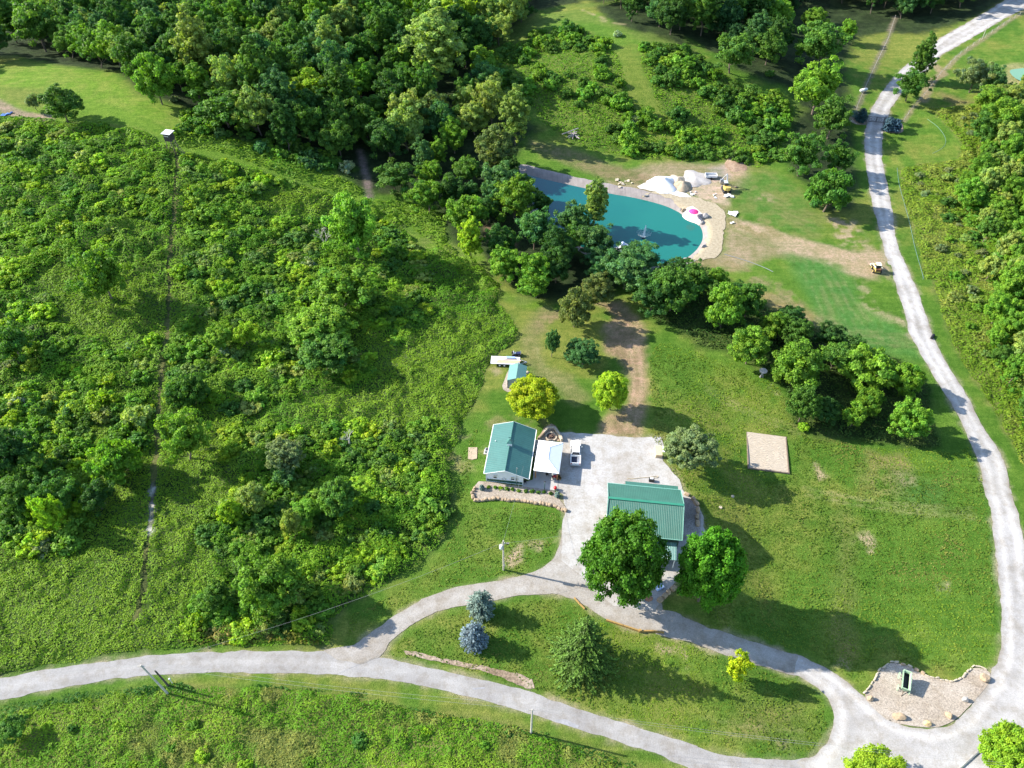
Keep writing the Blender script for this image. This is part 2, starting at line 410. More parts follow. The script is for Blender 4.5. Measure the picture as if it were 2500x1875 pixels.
# bare earth, mown and worn places
paint(GP('A 0,520 250,530 300,650 150,640 0,600'), (.135, .17, .035), 3, .9)
paint(None, (.24, .19, .14), 1, .9, .5, line=GP('A -60,600 20,640 100,680 200,695 280,705'), width=2.0)
paint(None, (.12, .11, .045), .5, .75, .5, line=GP('A 1040,860 1060,1000 1050,1200 1030,1400 1010,1600 E 1010,60 1010,300 1000,500 975,700 950,900 935,1200 915,1400 905,1600 H 905,100 890,250 870,400 860,600 810,760'), width=.38, col2=(.16, .15, .06))
paint(None, (.16, .15, .13), .5, .9, .5, line=GP('E 910,1420 905,1600 H 905,100 895,260'), width=.45, col2=(.5, .5, .5))
paint(GP('F 350,1400 540,1400 530,1460 370,1480'), TAN, 1, .8, 1, src=patchy)
paint(GP('F 1600,330 1760,340 1880,480 1900,640 1890,760 1910,900 1890,1000 1870,1120 1830,1150 1620,1130 1610,1060 1700,1000 1780,960 1800,900 1800,780 1740,700 1640,620 1650,500 1700,420'), DIRT, 1.2, .9, 1.0, col2=(.30, .22, .14))
for dx in (0, 45): paint(None, (.34, .25, .17), .35, .8, .25, line=GP(' '.join(['F'] + ['%d,%d' % (a + dx, b) for a, b in ((1790, 560), (1815, 700), (1825, 850), (1800, 980), (1770, 1110))])), width=.3)
paint(GP('F 1240,440 1340,380 1420,350 1360,430 1310,490 1230,520'), DIRT, 1.0, .8, 1, src=patchy)
paint(None, (.17, .165, .07), 1.5, .7, .8, line=GP('F 1290,400 1200,560 1220,680 1280,760 1400,800 1480,900'), width=2.2)
paint(GP('B 930,1340 1010,1360 1140,1420 1100,1500 950,1430'), (.19, .13, .09), 1, .9, .6)
paint(None, (.16, .13, .12), .8, .9, .5, line=GP('B 190,900 230,1060 250,1170'), width=1.0)
paint(GP('F 720,1290 800,1120 1000,1020 1250,1040 1400,1060 1240,1110 1000,1140 960,1250 880,1330 760,1340'), (.30, .25, .15), 1.5, .75, 1.5, src=patchy, col2=DRY)
paint(GP('s 360,640 500,620 560,700 480,740'), TAN, .6, .7, .5, src=patchy)
for q in ('I 1050,430 1150,330 1340,310 1100,450', 'I 940,465 975,450 985,470', 'J 640,1390 720,1400 790,1490 760,1540', 'J 1170,330 1250,240 1290,300 1330,360 1300,390', 'J 1680,590 1720,600 1770,660 1740,560', 'G 1430,1350 1530,1370 1600,1420 1480,1430', 'G 950,1300 1010,1370 980,1380', 'I 1950,900 2190,1000 2150,1100 1990,960', 'J 1040,1000 1180,1050 1150,1150 1060,1090', 'J 1270,300 1330,340 1310,390 1290,370', 'G 640,830 760,830 750,885 690,880 720,860'):
    paint(GP(q), TAN, .6, .9, .9, src=patchy)
paint(GP('G 1280,1230 1480,1250 1500,1300 1280,1290'), (.26, .2, .09), 2.0, .7, 1.5); paint(GP('G 1250,1350 1400,1300 1600,1400 1400,1480 1280,1450'), (.22, .17, .08), 3, .5, 2, src=patchy)
paint(GP('J 1080,100 1180,120 1180,1000 1080,980'), (.2, .16, .07), 2, .35, 1.5); paint(GP('J 450,1280 850,1280 900,1500 500,1450'), (.17, .14, .055), 3, .5, 2)
paint(GP('G 1430,1360 1700,1400 1750,1560 1480,1600'), (.045, .12, .03), 3, .5, 2)
# pond surroundings
paint(GP('p 350,180 600,110 900,90 1300,110 1600,110 1750,60 1900,120 1960,300 1900,450 1700,500 1620,700 1640,900 1750,1000 2000,1100 2196,1200 D 1300,1500 1370,1560 1390,1640 1250,1659 G 1200,160 1000,100 700,60 500,150 300,110 60,110 p 1000,1460 1300,1400 1560,1290 1600,900 1500,650 1100,480 500,520 0,430 0,330 300,360'), (.27, .22, .145), 2.2, .95, 1.8, col2=(.20, .18, .095))
paint(GP('p 1050,300 1300,270 1500,300 1620,450 1640,650 1500,640 1300,590 1050,490 950,450'), (.34, .28, .22), 1.5, .95, 1.2, col2=(.36, .29, .21))
paint(GP('p 1640,60 1760,50 1850,150 1830,300 1750,330 1620,250 1560,180'), (.33, .25, .17), 1.2, .9, 1.2)
paint(GP('p 1400,180 1600,120 1650,300 1500,330'), (.26, .24, .21), 1.5, .7, 1)
paint(GP('p 0,100 200,130 420,220 600,270 620,330 500,400 250,330 0,330 B 1350,950 1190,880 1200,830 1500,900 1700,980'), (.20, .15, .09), 1.6, .75, 1.5, col2=(.11, .12, .045))
paint(GP('D 450,1290 620,1330 800,1400 1000,1450 1200,1510 1340,1500 1400,1600 1390,1659 G 1380,150 1290,190 1150,180 1000,110 780,50 D 760,1480 620,1420 480,1370'), (.33, .26, .18), 1.0, .92, 1.1, col2=(.30, .24, .15))
paint(GP('D 1050,1300 1160,1340 1200,1450 1180,1510 1100,1440'), TAN, 1, .7, 1, src=patchy)
paint(GP('G 1190,190 1260,260 1300,340 1400,420 1500,440 1480,480 1350,450 1240,370 1200,280'), TAN, 1, .75, 1, src=patchy)
paint(GP('G 540,230 680,270 850,340 990,430 950,500 800,430 650,340'), (.27, .19, .10), 1.5, .8, 1, col2=(.2, .16, .07))
paint(GP('G 770,40 900,60 1100,120 1200,230 1220,360 1450,470 1520,540 1620,700 1420,660 1180,600 1000,520 960,420 880,290'), (.055, .16, .035), 2, .85, 1.5, col2=(.075, .17, .035))
paint(GP('D 510,1060 640,1010 790,1060 900,1170 1020,1300 960,1440 700,1360 480,1260 480,1100'), (.06, .15, .026), 2.5, .8, 2, col2=(.12, .16, .045))
paint(GP('D 560,1150 680,1160 700,1200 600,1190'), TAN, 1, .5, 1, src=patchy)
paint(GP('D 2100,410 2060,390 2130,380 2196,380 2196,600 2100,560 2060,480'), (.3, .26, .14), 1.5, .6, 1)
paint(GP('D 380,0 B 1300,60 1450,30 1640,110 1800,180 2000,220 2196,320 D 200,330 500,480 700,580 900,650 860,680 600,560 330,400 100,280 0,260 B 1850,230 1650,150 1400,120 1250,170 1000,330 930,300 1150,120'), (.10, .155, .03), 2.5, .8, 1.5)
paint(GP('B 1500,50 1700,130 1790,150 1650,130'), TAN, 1, .5, 1, src=patchy)
paint(GP('B 1700,300 1800,260 1900,420 2000,680 2050,900 1900,960 1850,800 1900,700 1800,560 1740,420'), (.12, .165, .028), 3, .85, 2)
for ln, wd, cc in (('D 1430,100 1385,230 1320,370 1260,500 1200,650', .9, (.17, .15, .11)), ('D 2196,70 1950,235 1800,340 1690,450 1610,560 1520,660 1480,720', .8, (.22, .19, .12)), ('D 1650,380 1720,440 1640,480 1600,600', 1.5, (.24, .19, .12))):
    paint(None, cc, .7, .8, .5, line=GP(ln), width=wd)
paint(GP('D 1700,540 1900,610 1800,640 1680,580'), (.2, .13, .08), 2, .5, 1)
paint(GP('G 200,60 420,60 600,170 800,260 960,420 1010,520 880,470 700,330 560,200 400,140 250,110 D 450,1300 600,1300 760,1390 640,1420 480,1380'), (.27, .21, .125), 2, .8, 2.0, src=patchy, col2=(.19, .17, .08))
paint(GP('D 1030,1290 1190,1320 1260,1430 1300,1540 1180,1520 1090,1440'), (.30, .245, .16), 1.5, .8, 1.2, src=patchy)
for ln in ('G 800,60 900,190 980,330 1010,500', 'G 870,60 960,180 1040,330 1080,520', 'G 940,90 1030,200 1110,340 1140,500 1240,600', 'G 1020,130 1090,230 1150,350 1260,500 1420,600', 'G 960,440 1150,520 1350,540 1560,560', 'G 1000,470 1200,560 1400,590 1590,610', 'G 560,200 700,300 900,420 1000,500', 'G 600,190 760,290 930,400 1040,480', 'D 480,1400 640,1440 800,1480 1000,1540', 'D 520,1150 700,1260 860,1330 1000,1380', 'D 560,1120 740,1220 900,1290'):
    for off in (-.9, .9):
        q = GP(ln) + np.array([off, off * .6]); paint(None, (.06, .115, .03), .5, .3, .5, line=smooth(q, 2), width=.2)
        paint(None, (.20, .19, .10), .4, .3, .5, line=smooth(q, 2) + np.array([.8, .5]), width=.2)
for ln in ('G 900,1480 1100,1530 1400,1570 1700,1590 1900,1600', 'G 300,860 500,980 700,1070 900,1130', 'J 1060,60 1300,120 1600,150 1900,170', 'F 1240,600 1260,700 1330,800 1450,880', 'J 300,1430 600,1480 900,1500'):
    for off in (0, 1.5): paint(None, (.20, .205, .085), .4, .55, .3, line=smooth(GP(ln) + np.array([0, off]), 2), width=.25)
# worn verges along every gravel edge come from the roads below
MAIN = GP('o -320,1770 -150,1705 H 0,1130 250,1075 500,1040 800,1000 1100,975 1450,962 1950,965 I 0,972 310,1000 670,1075 900,1130 1150,1185 1440,1290 1700,1370 1950,1450 2196,1530 J 200,1527 450,1592 750,1613 900,1605 1100,1590 1400,1600 J 1400,1800 o 2150,2050 o 1720,1960 J 200,1659 I 2000,1590 1800,1525 1500,1430 1200,1335 900,1245 560,1170 300,1125 0,1103 H 1700,1095 1300,1090 1000,1098 700,1125 300,1195 0,1252 o -150,1745 -320,1830')
RIGHT = GP('J 1800,1900 1250,1900 830,1625 950,1590 1010,1520 1060,1430 1065,1350 1030,1250 960,1180 850,1110 700,1070 560,1030 500,880 700,945 850,985 950,1030 1050,1080 1150,1150 1240,1225 1300,1300 1400,1370 1500,1410 1620,1425 1740,1405 1830,1345 1920,1240 2000,1130 1995,1070 2035,1040 2060,900 2060,700 2040,500 2010,250 1985,50 G 1975,1500 1930,1320 1880,1180 1800,1000 1700,840 1600,680 1510,520 1480,380 1430,230 1390,80 D 1390,1600 1340,1400 1290,1200 1255,1000 1245,800 1270,700 1290,640 1340,560 1430,450 1480,400 1640,280 1700,225 1850,140 1990,60 2100,-10 2250,-110 2330,-60 2196,55 2100,100 1880,230 1700,330 1650,395 1560,470 1450,580 1400,650 1370,750 1350,830 1350,950 1380,1100 1410,1250 1430,1400 1460,1520 G 1440,0 1500,130 1560,260 1620,430 1650,540 1720,680 1800,800 1860,900 1900,990 1980,1120 2060,1240 2085,1310 2110,1450 2140,1560 J 2115,0 2160,150 2200,330 2230,600 2400,900 2700,1700')
DRIVE = GP('I -20,960 60,945 150,930 280,840 420,740 560,650 700,600 850,565 1000,545 1150,520 1280,470 1350,410 1390,300 1410,150 1424,60 1420,-20 1500,-60 1660,-60 1690,200 1900,500 2000,700 J -70,690 0,700 150,745 320,830 500,880 700,945 850,985 820,1100 700,1072 560,1030 420,985 200,910 0,860 I 2000,857 1860,848 1750,812 1650,775 1560,715 1470,652 1340,620 1200,630 1100,640 960,670 830,690 650,730 520,790 430,860 360,920 310,1000 200,1040 60,1010')
YARD = GP('F 1370,1470 1365,1190 1400,1160 1340,1070 1390,1110 1480,1115 1620,1122 1840,1145 1900,1140 1980,1140 2010,1200 1990,1280 2040,1330 2100,1400 2120,1445 G 160,1450 210,1500 250,1540 270,1590 J 285,170 290,230 330,300 200,450 50,640 J 0,720 I 1700,700 1500,500 1390,420 1400,250 1410,150 1424,60 F 1420,1560 1400,1480')
VERGE = (.30, .26, .19)
for pl in (MAIN, RIGHT, DRIVE, YARD): paint(pl, VERGE, .9, .9, .9, src=.5 + .5 * patchy)
Zg = H(X, Y)
v = np.stack([X, Y, Zg], 1); nx = len(gx); ny = len(gy)
i_, j_ = np.meshgrid(np.arange(nx - 1), np.arange(ny - 1)); q_ = (j_ * nx + i_).ravel()
# the sheet is carried below the pond water, so no cut is needed
gm, nt, p = newmat('grass_and_soil'); p.inputs['Roughness'].default_value = .95; p.inputs['Specular IOR Level'].default_value = .1
pos = geopos(nt); at = N(nt, 'ShaderNodeAttribute', attribute_name='tone').outputs['Color']
f1 = ramp(nt, noise(nt, 3.4, 4, .8, pos), [(.26, (.50, .56, .42)), (.5, (1, 1, 1)), (.74, (1.55, 1.42, 1.5))])
f2 = ramp(nt, noise(nt, .45, 4, .65, pos), [(.3, (.78, .86, .74)), (.7, (1.22, 1.12, 1.25))])
f3 = ramp(nt, noise(nt, 1.1, 3, .7, pos), [(.3, (.76, .84, .7)), (.7, (1.22, 1.14, 1.2))]); c = mixc(nt, 1.0, mixc(nt, 1.0, mixc(nt, 1.0, at, f1, 'MULTIPLY'), f2, 'MULTIPLY'), f3, 'MULTIPLY'); mpn = N(nt, 'ShaderNodeMapping'); mpn.inputs['Rotation'].default_value = (0, 0, .22); mpn.inputs['Scale'].default_value = (.05, 1.1, 1); L(nt, pos, mpn.inputs[0]); c = mixc(nt, 1.0, c, ramp(nt, noise(nt, 1.0, 2, .5, mpn.outputs[0]), [(.35, (.88, .92, .86)), (.65, (1.1, 1.06, 1.08))]), 'MULTIPLY')
L(nt, c, p.inputs['Base Color'])
bump(nt, p, noise(nt, 4.5, 4, .8, pos), .28, 1.0)
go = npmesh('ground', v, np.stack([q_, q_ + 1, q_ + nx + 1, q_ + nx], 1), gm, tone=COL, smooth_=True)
tag(go, 'mown lawn, rough grass and bare earth of the valley floor', None, kind='structure')
del v, Zg

# ---------------------------------------------------------------- gravel roads and yard
gA = ((.50, .49, .47), (.58, .57, .55), (.66, .65, .64))
m_main = gravel('worn_gravel_road', (0.245, 0.235, 0.228), (0.280, 0.271, 0.261), (0.323, 0.313, 0.303), (6.0, [(0, (1.0,) * 3), (.16, (.96,) * 3), (.28, (1.12,) * 3), (.40, (.86,) * 3), (.5, (.74,) * 3)]), .16)
m_right = gravel('white_gravel_road', (0.316, 0.301, 0.283), (0.380, 0.367, 0.354), (0.430, 0.418, 0.407), (4.6, [(0, (.72, .68, .6)), (.12, (.86,) * 3), (.3, (1.16,) * 3), (.5, (.80,) * 3), (.62, (.82,) * 3), (1, (1.0,) * 3)]), .2)
m_drive = gravel('driveway_gravel', (0.250, 0.226, 0.197), (0.300, 0.279, 0.253), (0.337, 0.322, 0.301), (3.2, [(0, (.97, .95, .9)), (.2, (1.0,) * 3), (.45, (1.1,) * 3), (.8, (.93,) * 3), (1, (1,) * 3)]), .25)
m_yard = gravel('yard_gravel', (0.303, 0.279, 0.250), (0.368, 0.357, 0.342), (0.421, 0.409, 0.402), None, .2, fine=3.5)
sheet('road', pfield(MAIN, .26, 1.9), bb(MAIN), m_main, .030, .5, 'pale worn gravel road curving along the foot of the lawns')
sheet('gravel_road', pfield(RIGHT, .34, 1.9), bb(RIGHT), m_right, .042, .5, 'white gravel road climbing the right side past the gate')
sheet('driveway', pfield(DRIVE, .28, 1.9), bb(DRIVE), m_drive, .052, .45, 'gravel driveway looping past the garage')
sheet('gravel_yard', pfield(YARD, .32, 1.9), bb(YARD), m_yard, .062, .45, 'white gravel yard between house and garage')
# patches in the main road
m_patch = plain('asphalt_patch', (.25, .25, .26), .9, var=.2)
for k_, (s_, l_) in enumerate((('I 1345,1372 1420,1370 1495,1408 1490,1420 1440,1412 1380,1392', 'long dark patch in the pale road'), ('I 860,1185 935,1178 936,1186 870,1192', 'thin dark scuff in the pale road near the riprap'))):
    pl = GP(s_); sheet('road_patch', pfield(pl, .08), bb(pl), m_patch, .045, .2, l_)

# ---------------------------------------------------------------- beds of stone
m_pea = gravel('tan_pebbles', (0.281, 0.234, 0.187), (0.343, 0.296, 0.242), (0.390, 0.343, 0.289), None, .5, fine=4.5)
m_rip = gravel('riprap', (0.212, 0.158, 0.111), (0.297, 0.233, 0.176), (0.368, 0.309, 0.247), None, .6, fine=2.5)
BED = GP('b 160,640 240,560 310,440 380,310 450,240 520,215 640,225 760,250 830,290 930,350 1050,390 1150,420 1330,470 1480,430 1600,300 1680,270 1860,325 1880,420 1800,560 1600,780 1420,970 1250,1060 1100,1090 900,1080 700,1050 500,1000 350,890 230,760', True, 1)
sheet('stone_bed', pfield(BED, .06), bb(BED), m_pea, .075, .3, 'tan pebble bed where the green wagon stands')
HB = GP('h 270,1080 370,1085 560,1110 860,1150 1000,1165 1290,1205 1335,1290 1420,1400 1470,1470 1440,1505 1380,1475 1250,1415 1080,1395 900,1365 700,1355 500,1335 320,1355 240,1360 165,1265 195,1170')
sheet('stone_bed', pfield(HB, .06), bb(HB), m_pea, .075, .3, 'tan pebble bed along the front of the white house')
SB = GP('s 740,640 700,700 640,860 600,960 620,1040 700,1085 800,1080 880,960 900,700')
sheet('stone_bed', pfield(SB, .06), bb(SB), m_pea, .055, .3, 'pale pebble apron round the small shed')
RR = GP('I 450,960 520,965 680,1010 780,1020 960,1060 1130,1095 1215,1130 1230,1180 1190,1190 1060,1130 900,1075 740,1045 560,1005 470,985')
sheet('riprap_strip', pfield(RR, .2, .8), bb(RR), m_rip, .06, .3, 'strip of broken tan rock between lawn and main road')
GS = GP('g 1115,480 1230,500 1290,640 1290,820 1180,900 1110,900')
sheet('stone_bed', pfield(GS, .05), bb(GS), gravel('grey_pebbles', (.22, .20, .18), (.30, .27, .25), (.36, .33, .3), None, .5, fine=5), .085, .3, 'grey gravel strip beside the garage wall')

# ---------------------------------------------------------------- pond
wm, nt, p = newmat('pond_water'); p.inputs['Roughness'].default_value = .08; p.inputs['Specular IOR Level'].default_value = .4
pos = geopos(nt)
sx = N(nt, 'ShaderNodeSeparateXYZ'); L(nt, pos, sx.inputs[0]); mr = N(nt, 'ShaderNodeMapRange'); mr.inputs[1].default_value = 2; mr.inputs[2].default_value = 48; L(nt, sx.outputs[0], mr.inputs[0])
ad = N(nt, 'ShaderNodeMath', operation='MULTIPLY_ADD'); L(nt, noise(nt, .07, 3, .6, pos), ad.inputs[0]); ad.inputs[1].default_value = .5; L(nt, mr.outputs[0], ad.inputs[2])
L(nt, ramp(nt, ad.outputs[0], [(.2, (.002, .055, .095)), (.62, (.006, .105, .100)), (1.0, (.010, .135, .112))]), p.inputs['Base Color'])
bump(nt, p, noise(nt, 2.2, 3, .6, pos), .02, .6)
fpond = lambda x, y: sdist(x, y, POND)
sheet('water', lambda x, y: fpond(x, y) + 1.0, bb(POND), wm, WZ, 1.0, 'turquoise water of the lined swimming pond', zfn=lambda x, y: x * 0)
lm, nt, p = newmat('pond_liner'); p.inputs['Roughness'].default_value = .8
pos = geopos(nt)
cc = ramp(nt, noise(nt, .5, 5, .65, pos), [(.3, (.19, .165, .155)), (.7, (.27, .24, .225))])
wv = N(nt, 'ShaderNodeTexWave', wave_type='BANDS', bands_direction='X'); wv.inputs['Scale'].default_value = .22; wv.inputs['Distortion'].default_value = .6; L(nt, pos, wv.inputs[0])
cc = mixc(nt, ramp(nt, wv.outputs[1], [(0, (.5,) * 3), (.05, (0,) * 3), (1, (0,) * 3)]), cc, (.16, .14, .13)); L(nt, cc, p.inputs['Base Color']); bump(nt, p, noise(nt, 1.5, 4, .7, pos), .1, 1)
sheet('pond_liner', lambda x, y: np.minimum(fpond(x, y) + 3.1 + (fbm(x, y, 3, 2, 4) - .5) * .6, 1.2 - fpond(x, y)), bb(POND, 5), lm, .05, .4, 'grey liner rim sloping into the turquoise pond')
SAND = GP('p 500,530 620,500 900,600 1010,690 1080,740 1290,860 1360,960 1375,1090 1335,1180 1290,1240 1180,1360 1120,1420 1300,1410 1460,1385 1560,1290 1600,1100 1610,900 1590,720 1480,650 1300,600 1100,545 900,500 700,480')
sm, nt, p = newmat('straw_sand'); p.inputs['Roughness'].default_value = .95; pos = geopos(nt)
L(nt, ramp(nt, noise(nt, 1.6, 5, .8, pos), [(.3, (.20, .16, .10)), (.48, (.31, .26, .175)), (.7, (.40, .345, .25))]), p.inputs['Base Color']); bump(nt, p, noise(nt, 2, 4, .8, pos), .15, 1)
sheet('sand', pfield(SAND, .8, 2.6), bb(SAND), sm, .10, .4, 'straw coloured sand beach round the end of the pond')
WS = GP('p 1012,792 1050,740 1110,700 1160,685 1240,735 1300,800 1300,850 1240,925 1180,905 1100,875 1040,835')
wsm = gravel('white_sand', (0.484, 0.452, 0.406), (0.562, 0.530, 0.484), (0.624, 0.608, 0.577), None, .08, fine=2)
sheet('sand', pfield(WS, .12), bb(WS), wsm, .16, .3, 'white sand slope running into the water by the pink parasol')
WF = GP('p 410,420 520,370 650,370 900,420 960,480 1080,515 1150,570 1000,560 800,500 600,480 450,450')
sheet('sand', pfield(WF, .3), bb(WF), wsm, .14, .35, 'spilled white sand at the foot of the big white heap')
# small far pond
FP = GP('D 2100,425 2150,412 2196,405 2330,400 2330,520 2196,500 2130,470', True, 1)
fz = ground(*FP.mean(0)) - .1
wm2, nt, p = newmat('green_pond_water'); p.inputs['Base Color'].default_value = (.13, .27, .15, 1); p.inputs['Roughness'].default_value = .12
sheet('water', pfield(FP, .1), bb(FP), wm2, fz + .25, .6, 'pale green water of the small pond on the far lawn', zfn=lambda x, y: x * 0)

# ---------------------------------------------------------------- sandbox
SX = GP('G 545,1110 780,1142 790,1358 553,1328')
cx_, cy_ = SX.mean(0); ang = math.atan2(SX[1][1] - SX[0][1], SX[1][0] - SX[0][0])
hw = (np.linalg.norm(SX[1] - SX[0]) + np.linalg.norm(SX[2] - SX[3])) / 4; hl_ = (np.linalg.norm(SX[3] - SX[0]) + np.linalg.norm(SX[2] - SX[1])) / 4
zc = ground(cx_, cy_)
sb = thing('sandbox', 'square sandbox of raked tan sand with dark timber border on the lawn', 'sandbox', (cx_, cy_, zc), ang)
ss, nt, p = newmat('raked_sand'); p.inputs['Roughness'].default_value = .95; tc = N(nt, 'ShaderNodeTexCoord').outputs['Object']
L(nt, ramp(nt, noise(nt, .8, 4, .6, tc), [(.3, (.34, .285, .215)), (.7, (.38, .325, .255))]), p.inputs['Base Color'])
wv = N(nt, 'ShaderNodeTexWave', wave_type='RINGS'); wv.inputs['Scale'].default_value = .55; wv.inputs['Distortion'].default_value = 9; wv.inputs['Detail'].default_value = 2; L(nt, tc, wv.inputs[0]); bump(nt, p, wv.outputs[1], .05, 1)
xs = np.linspace(-hw, hw, 24); ys = np.linspace(-hl_, hl_, 24); A_, B_ = np.meshgrid(xs, ys); A_ = A_.ravel(); B_ = B_.ravel()
ca, sa = math.cos(ang), math.sin(ang)
zz = H(cx_ + A_ * ca - B_ * sa, cy_ + A_ * sa + B_ * ca) - zc + .07 + .08 * fbm(A_, B_, 1.2, 3, 8)
i_, j_ = np.meshgrid(np.arange(23), np.arange(23)); q_ = (j_ * 24 + i_).ravel()
o = npmesh('sand_fill', np.stack([A_, B_, zz], 1), np.stack([q_, q_ + 1, q_ + 25, q_ + 24], 1), ss, smooth_=True); o.parent = sb
wood_dark = plain('weathered_timber', (.16, .12, .09), .85, var=.3, scale=3)
for sx, sy, dx, dy in ((0, 1, 2 * hw + .3, .2), (0, -1, 2 * hw + .3, .2), (1, 0, .2, 2 * hl_ - .1), (-1, 0, .2, 2 * hl_ - .1)):
    MB().box((sx * hw, sy * hl_, .1), (dx, dy, .34)).build('timber', wood_dark, sb)

# ---------------------------------------------------------------- foliage templates (unit: metres, later scaled)
def nrm_(a): return a / (np.linalg.norm(a, axis=1, keepdims=True) + 1e-9)
def sphere_dirs(n, rng, zmin=-.55):
    z = rng.uniform(zmin, 1, n); t = rng.uniform(0, 2 * math.pi, n); r = np.sqrt(1 - z * z)
    return np.stack([r * np.cos(t), r * np.sin(t), z], 1)
def crown(name, seed, R, HC, leaf, K, per, kind='round', hue=.12, lump=.18):
    """crown centred on the origin, radius R, half height HC, as K leafy boughs of `per` leaf clumps"""
    r = np.random.default_rng(seed)
    zmin = {'round': -.75, 'dome': -.35, 'tall': -.9, 'loose': -.7, 'willow': -.9}.get(kind, -.7)
    d = sphere_dirs(K, r, zmin)
    ln = np.array([[1 + lump * (vnoise(np.array([p[0] * 2.2 + 9 + seed]), np.array([p[1] * 2.2 + p[2] * 2.7 + 5]), seed)[0] - .5) * 2.4] for p in d])
    rr = r.uniform(.60, .90, (K, 1)) if kind != 'loose' else r.uniform(.45, .98, (K, 1))
    prof = np.ones((K, 1))
    if kind == 'tall': prof = 1 - .45 * np.clip(d[:, 2:3], 0, 1) ** 2
    cen = d * rr * ln * np.array([R, R, HC]) * np.hstack([prof, prof, np.ones((K, 1))])
    cr = R * r.uniform(.15, .30, K) * (1.15 if kind == 'round' else 1.0) * (4.0 / max(4.0, min(K, 150) ** .5)) * 1.35
    tone_c = r.uniform(.80, 1.18, (K, 1)) * (1 + hue * r.normal(size=(K, 1)) * np.array([[1, .4, -.5]]))
    ci = np.repeat(np.arange(K), per); n = len(ci)
    dd = nrm_(r.normal(size=(n, 3)) + 1.0 * nrm_(cen / np.array([R, R, HC]))[ci] + np.array([0, 0, .35]))
    sub = r.uniform(.55, 1.08, (n, 1)) * cr[ci][:, None]
    wob = 1 + .35 * np.sin(dd[:, :1] * 9 + ci[:, None]) * np.cos(dd[:, 1:2] * 8 + ci[:, None] * 2)
    p = cen[ci] + dd * sub * wob * np.array([1.15, 1.15, .85])
    nn = nrm_(dd + .55 * r.normal(size=(n, 3)) + np.array([0, 0, .25]))
    if kind == 'willow': nn = nrm_(dd * np.array([1, 1, .3]) + .5 * r.normal(size=(n, 3)))
    v, f = quads(p, nn, leaf * r.uniform(.65, 1.35, n), r, 1.25 if kind != 'willow' else 2.2, None if kind != 'willow' else np.tile([0, 0, 1.0], (n, 1)) + .3 * r.normal(size=(n, 3)))
    tone = tone_c[ci] * r.uniform(.72, 1.28, (n, 1)) * (1 + hue * .6 * r.normal(size=(n, 1)) * np.array([[1, .3, -.4]]))
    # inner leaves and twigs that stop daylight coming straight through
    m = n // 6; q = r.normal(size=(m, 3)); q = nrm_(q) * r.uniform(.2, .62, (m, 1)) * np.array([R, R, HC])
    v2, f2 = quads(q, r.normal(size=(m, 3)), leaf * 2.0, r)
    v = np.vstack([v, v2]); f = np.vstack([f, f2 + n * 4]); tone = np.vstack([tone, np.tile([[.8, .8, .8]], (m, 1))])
    return npmesh(name, v, f, LEAF, tone=np.clip(tone, .3, 2.2), link=False)
def shrubmesh(seed, leaf=.17, K=26, per=64, hue=.12):
    return crown('shrub', seed, 1.0, .75, leaf, K, per, 'dome', hue, .22)
def trunkmesh(name, seed, clear, top, r0, mat):
    r = random.Random(seed); b = MB(); z = 0; p = Vector((0, 0, -.3)); dirn = Vector((r.uniform(-.06, .06), r.uniform(-.06, .06), 1))
    pts = [p]; n = 5
    for k in range(n): p = p + dirn * ((top + .3) / n) + Vector((r.uniform(-.1, .1), r.uniform(-.1, .1), 0)); pts.append(p)
    for k in range(n): b.cyl(pts[k], pts[k + 1], r0 * (1 - k / n * .8), r0 * (1 - (k + 1) / n * .8), 7)
    for k in range(7):
        t = r.uniform(.3, .85); i = min(n - 1, int(t * n)); q = pts[i].lerp(pts[i + 1], t * n - i); a = r.uniform(0, 6.28); l = top * r.uniform(.28, .42)
        e = q + Vector((math.cos(a) * l * .8, math.sin(a) * l * .8, l * .6)); b.cyl(q, e, r0 * .34, r0 * .08, 5)
    me = b.build(name, mat).data; bpy.data.objects.remove([o for o in bpy.data.objects if o.data == me][0]); return me
BARK = plain('bark', (.13, .10, .075), .95, var=.3, scale=3, bm=.03); PALEBARK = plain('pale_bark', (.42, .40, .35), .9, var=.35, scale=2)
TR = [trunkmesh('trunk', s, .3, 1.0, .032, BARK) for s in range(4)]; TRP = trunkmesh('trunk', 9, .3, 1.0, .03, PALEBARK)
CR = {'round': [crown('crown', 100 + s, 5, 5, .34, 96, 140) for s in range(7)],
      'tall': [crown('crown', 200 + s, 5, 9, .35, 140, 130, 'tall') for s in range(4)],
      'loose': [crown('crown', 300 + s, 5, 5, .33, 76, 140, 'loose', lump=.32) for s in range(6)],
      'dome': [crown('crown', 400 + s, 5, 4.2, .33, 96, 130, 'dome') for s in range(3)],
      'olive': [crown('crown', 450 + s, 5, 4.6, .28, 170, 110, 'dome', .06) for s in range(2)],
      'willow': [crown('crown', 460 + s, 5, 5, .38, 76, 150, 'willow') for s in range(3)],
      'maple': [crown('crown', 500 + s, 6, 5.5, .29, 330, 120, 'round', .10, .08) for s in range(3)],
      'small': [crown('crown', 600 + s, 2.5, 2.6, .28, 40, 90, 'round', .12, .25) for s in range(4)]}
SH = [shrubmesh(s) for s in range(700, 712)]
CRB = {'round': (5, 5), 'tall': (5, 9), 'loose': (5, 5), 'dome': (5, 4.2), 'olive': (5, 4.4), 'willow': (5, 5), 'maple': (6, 5.5), 'small': (2.5, 2.6)}
GAIN = 1.95
COLS = {'dark': (.024, .068, .016), 'mid': (.040, .100, .018), 'bright': (.068, .150, .018), 'lime': (.120, .210, .016), 'yellow': (.150, .210, .010),
        'pale': (.110, .170, .045), 'olive': (.070, .105, .032), 'grey': (.090, .135, .062), 'silver': (.150, .205, .140), 'blue': (.085, .160, .165), 'teal': (.038, .100, .034), 'deep': (.016, .050, .018)}
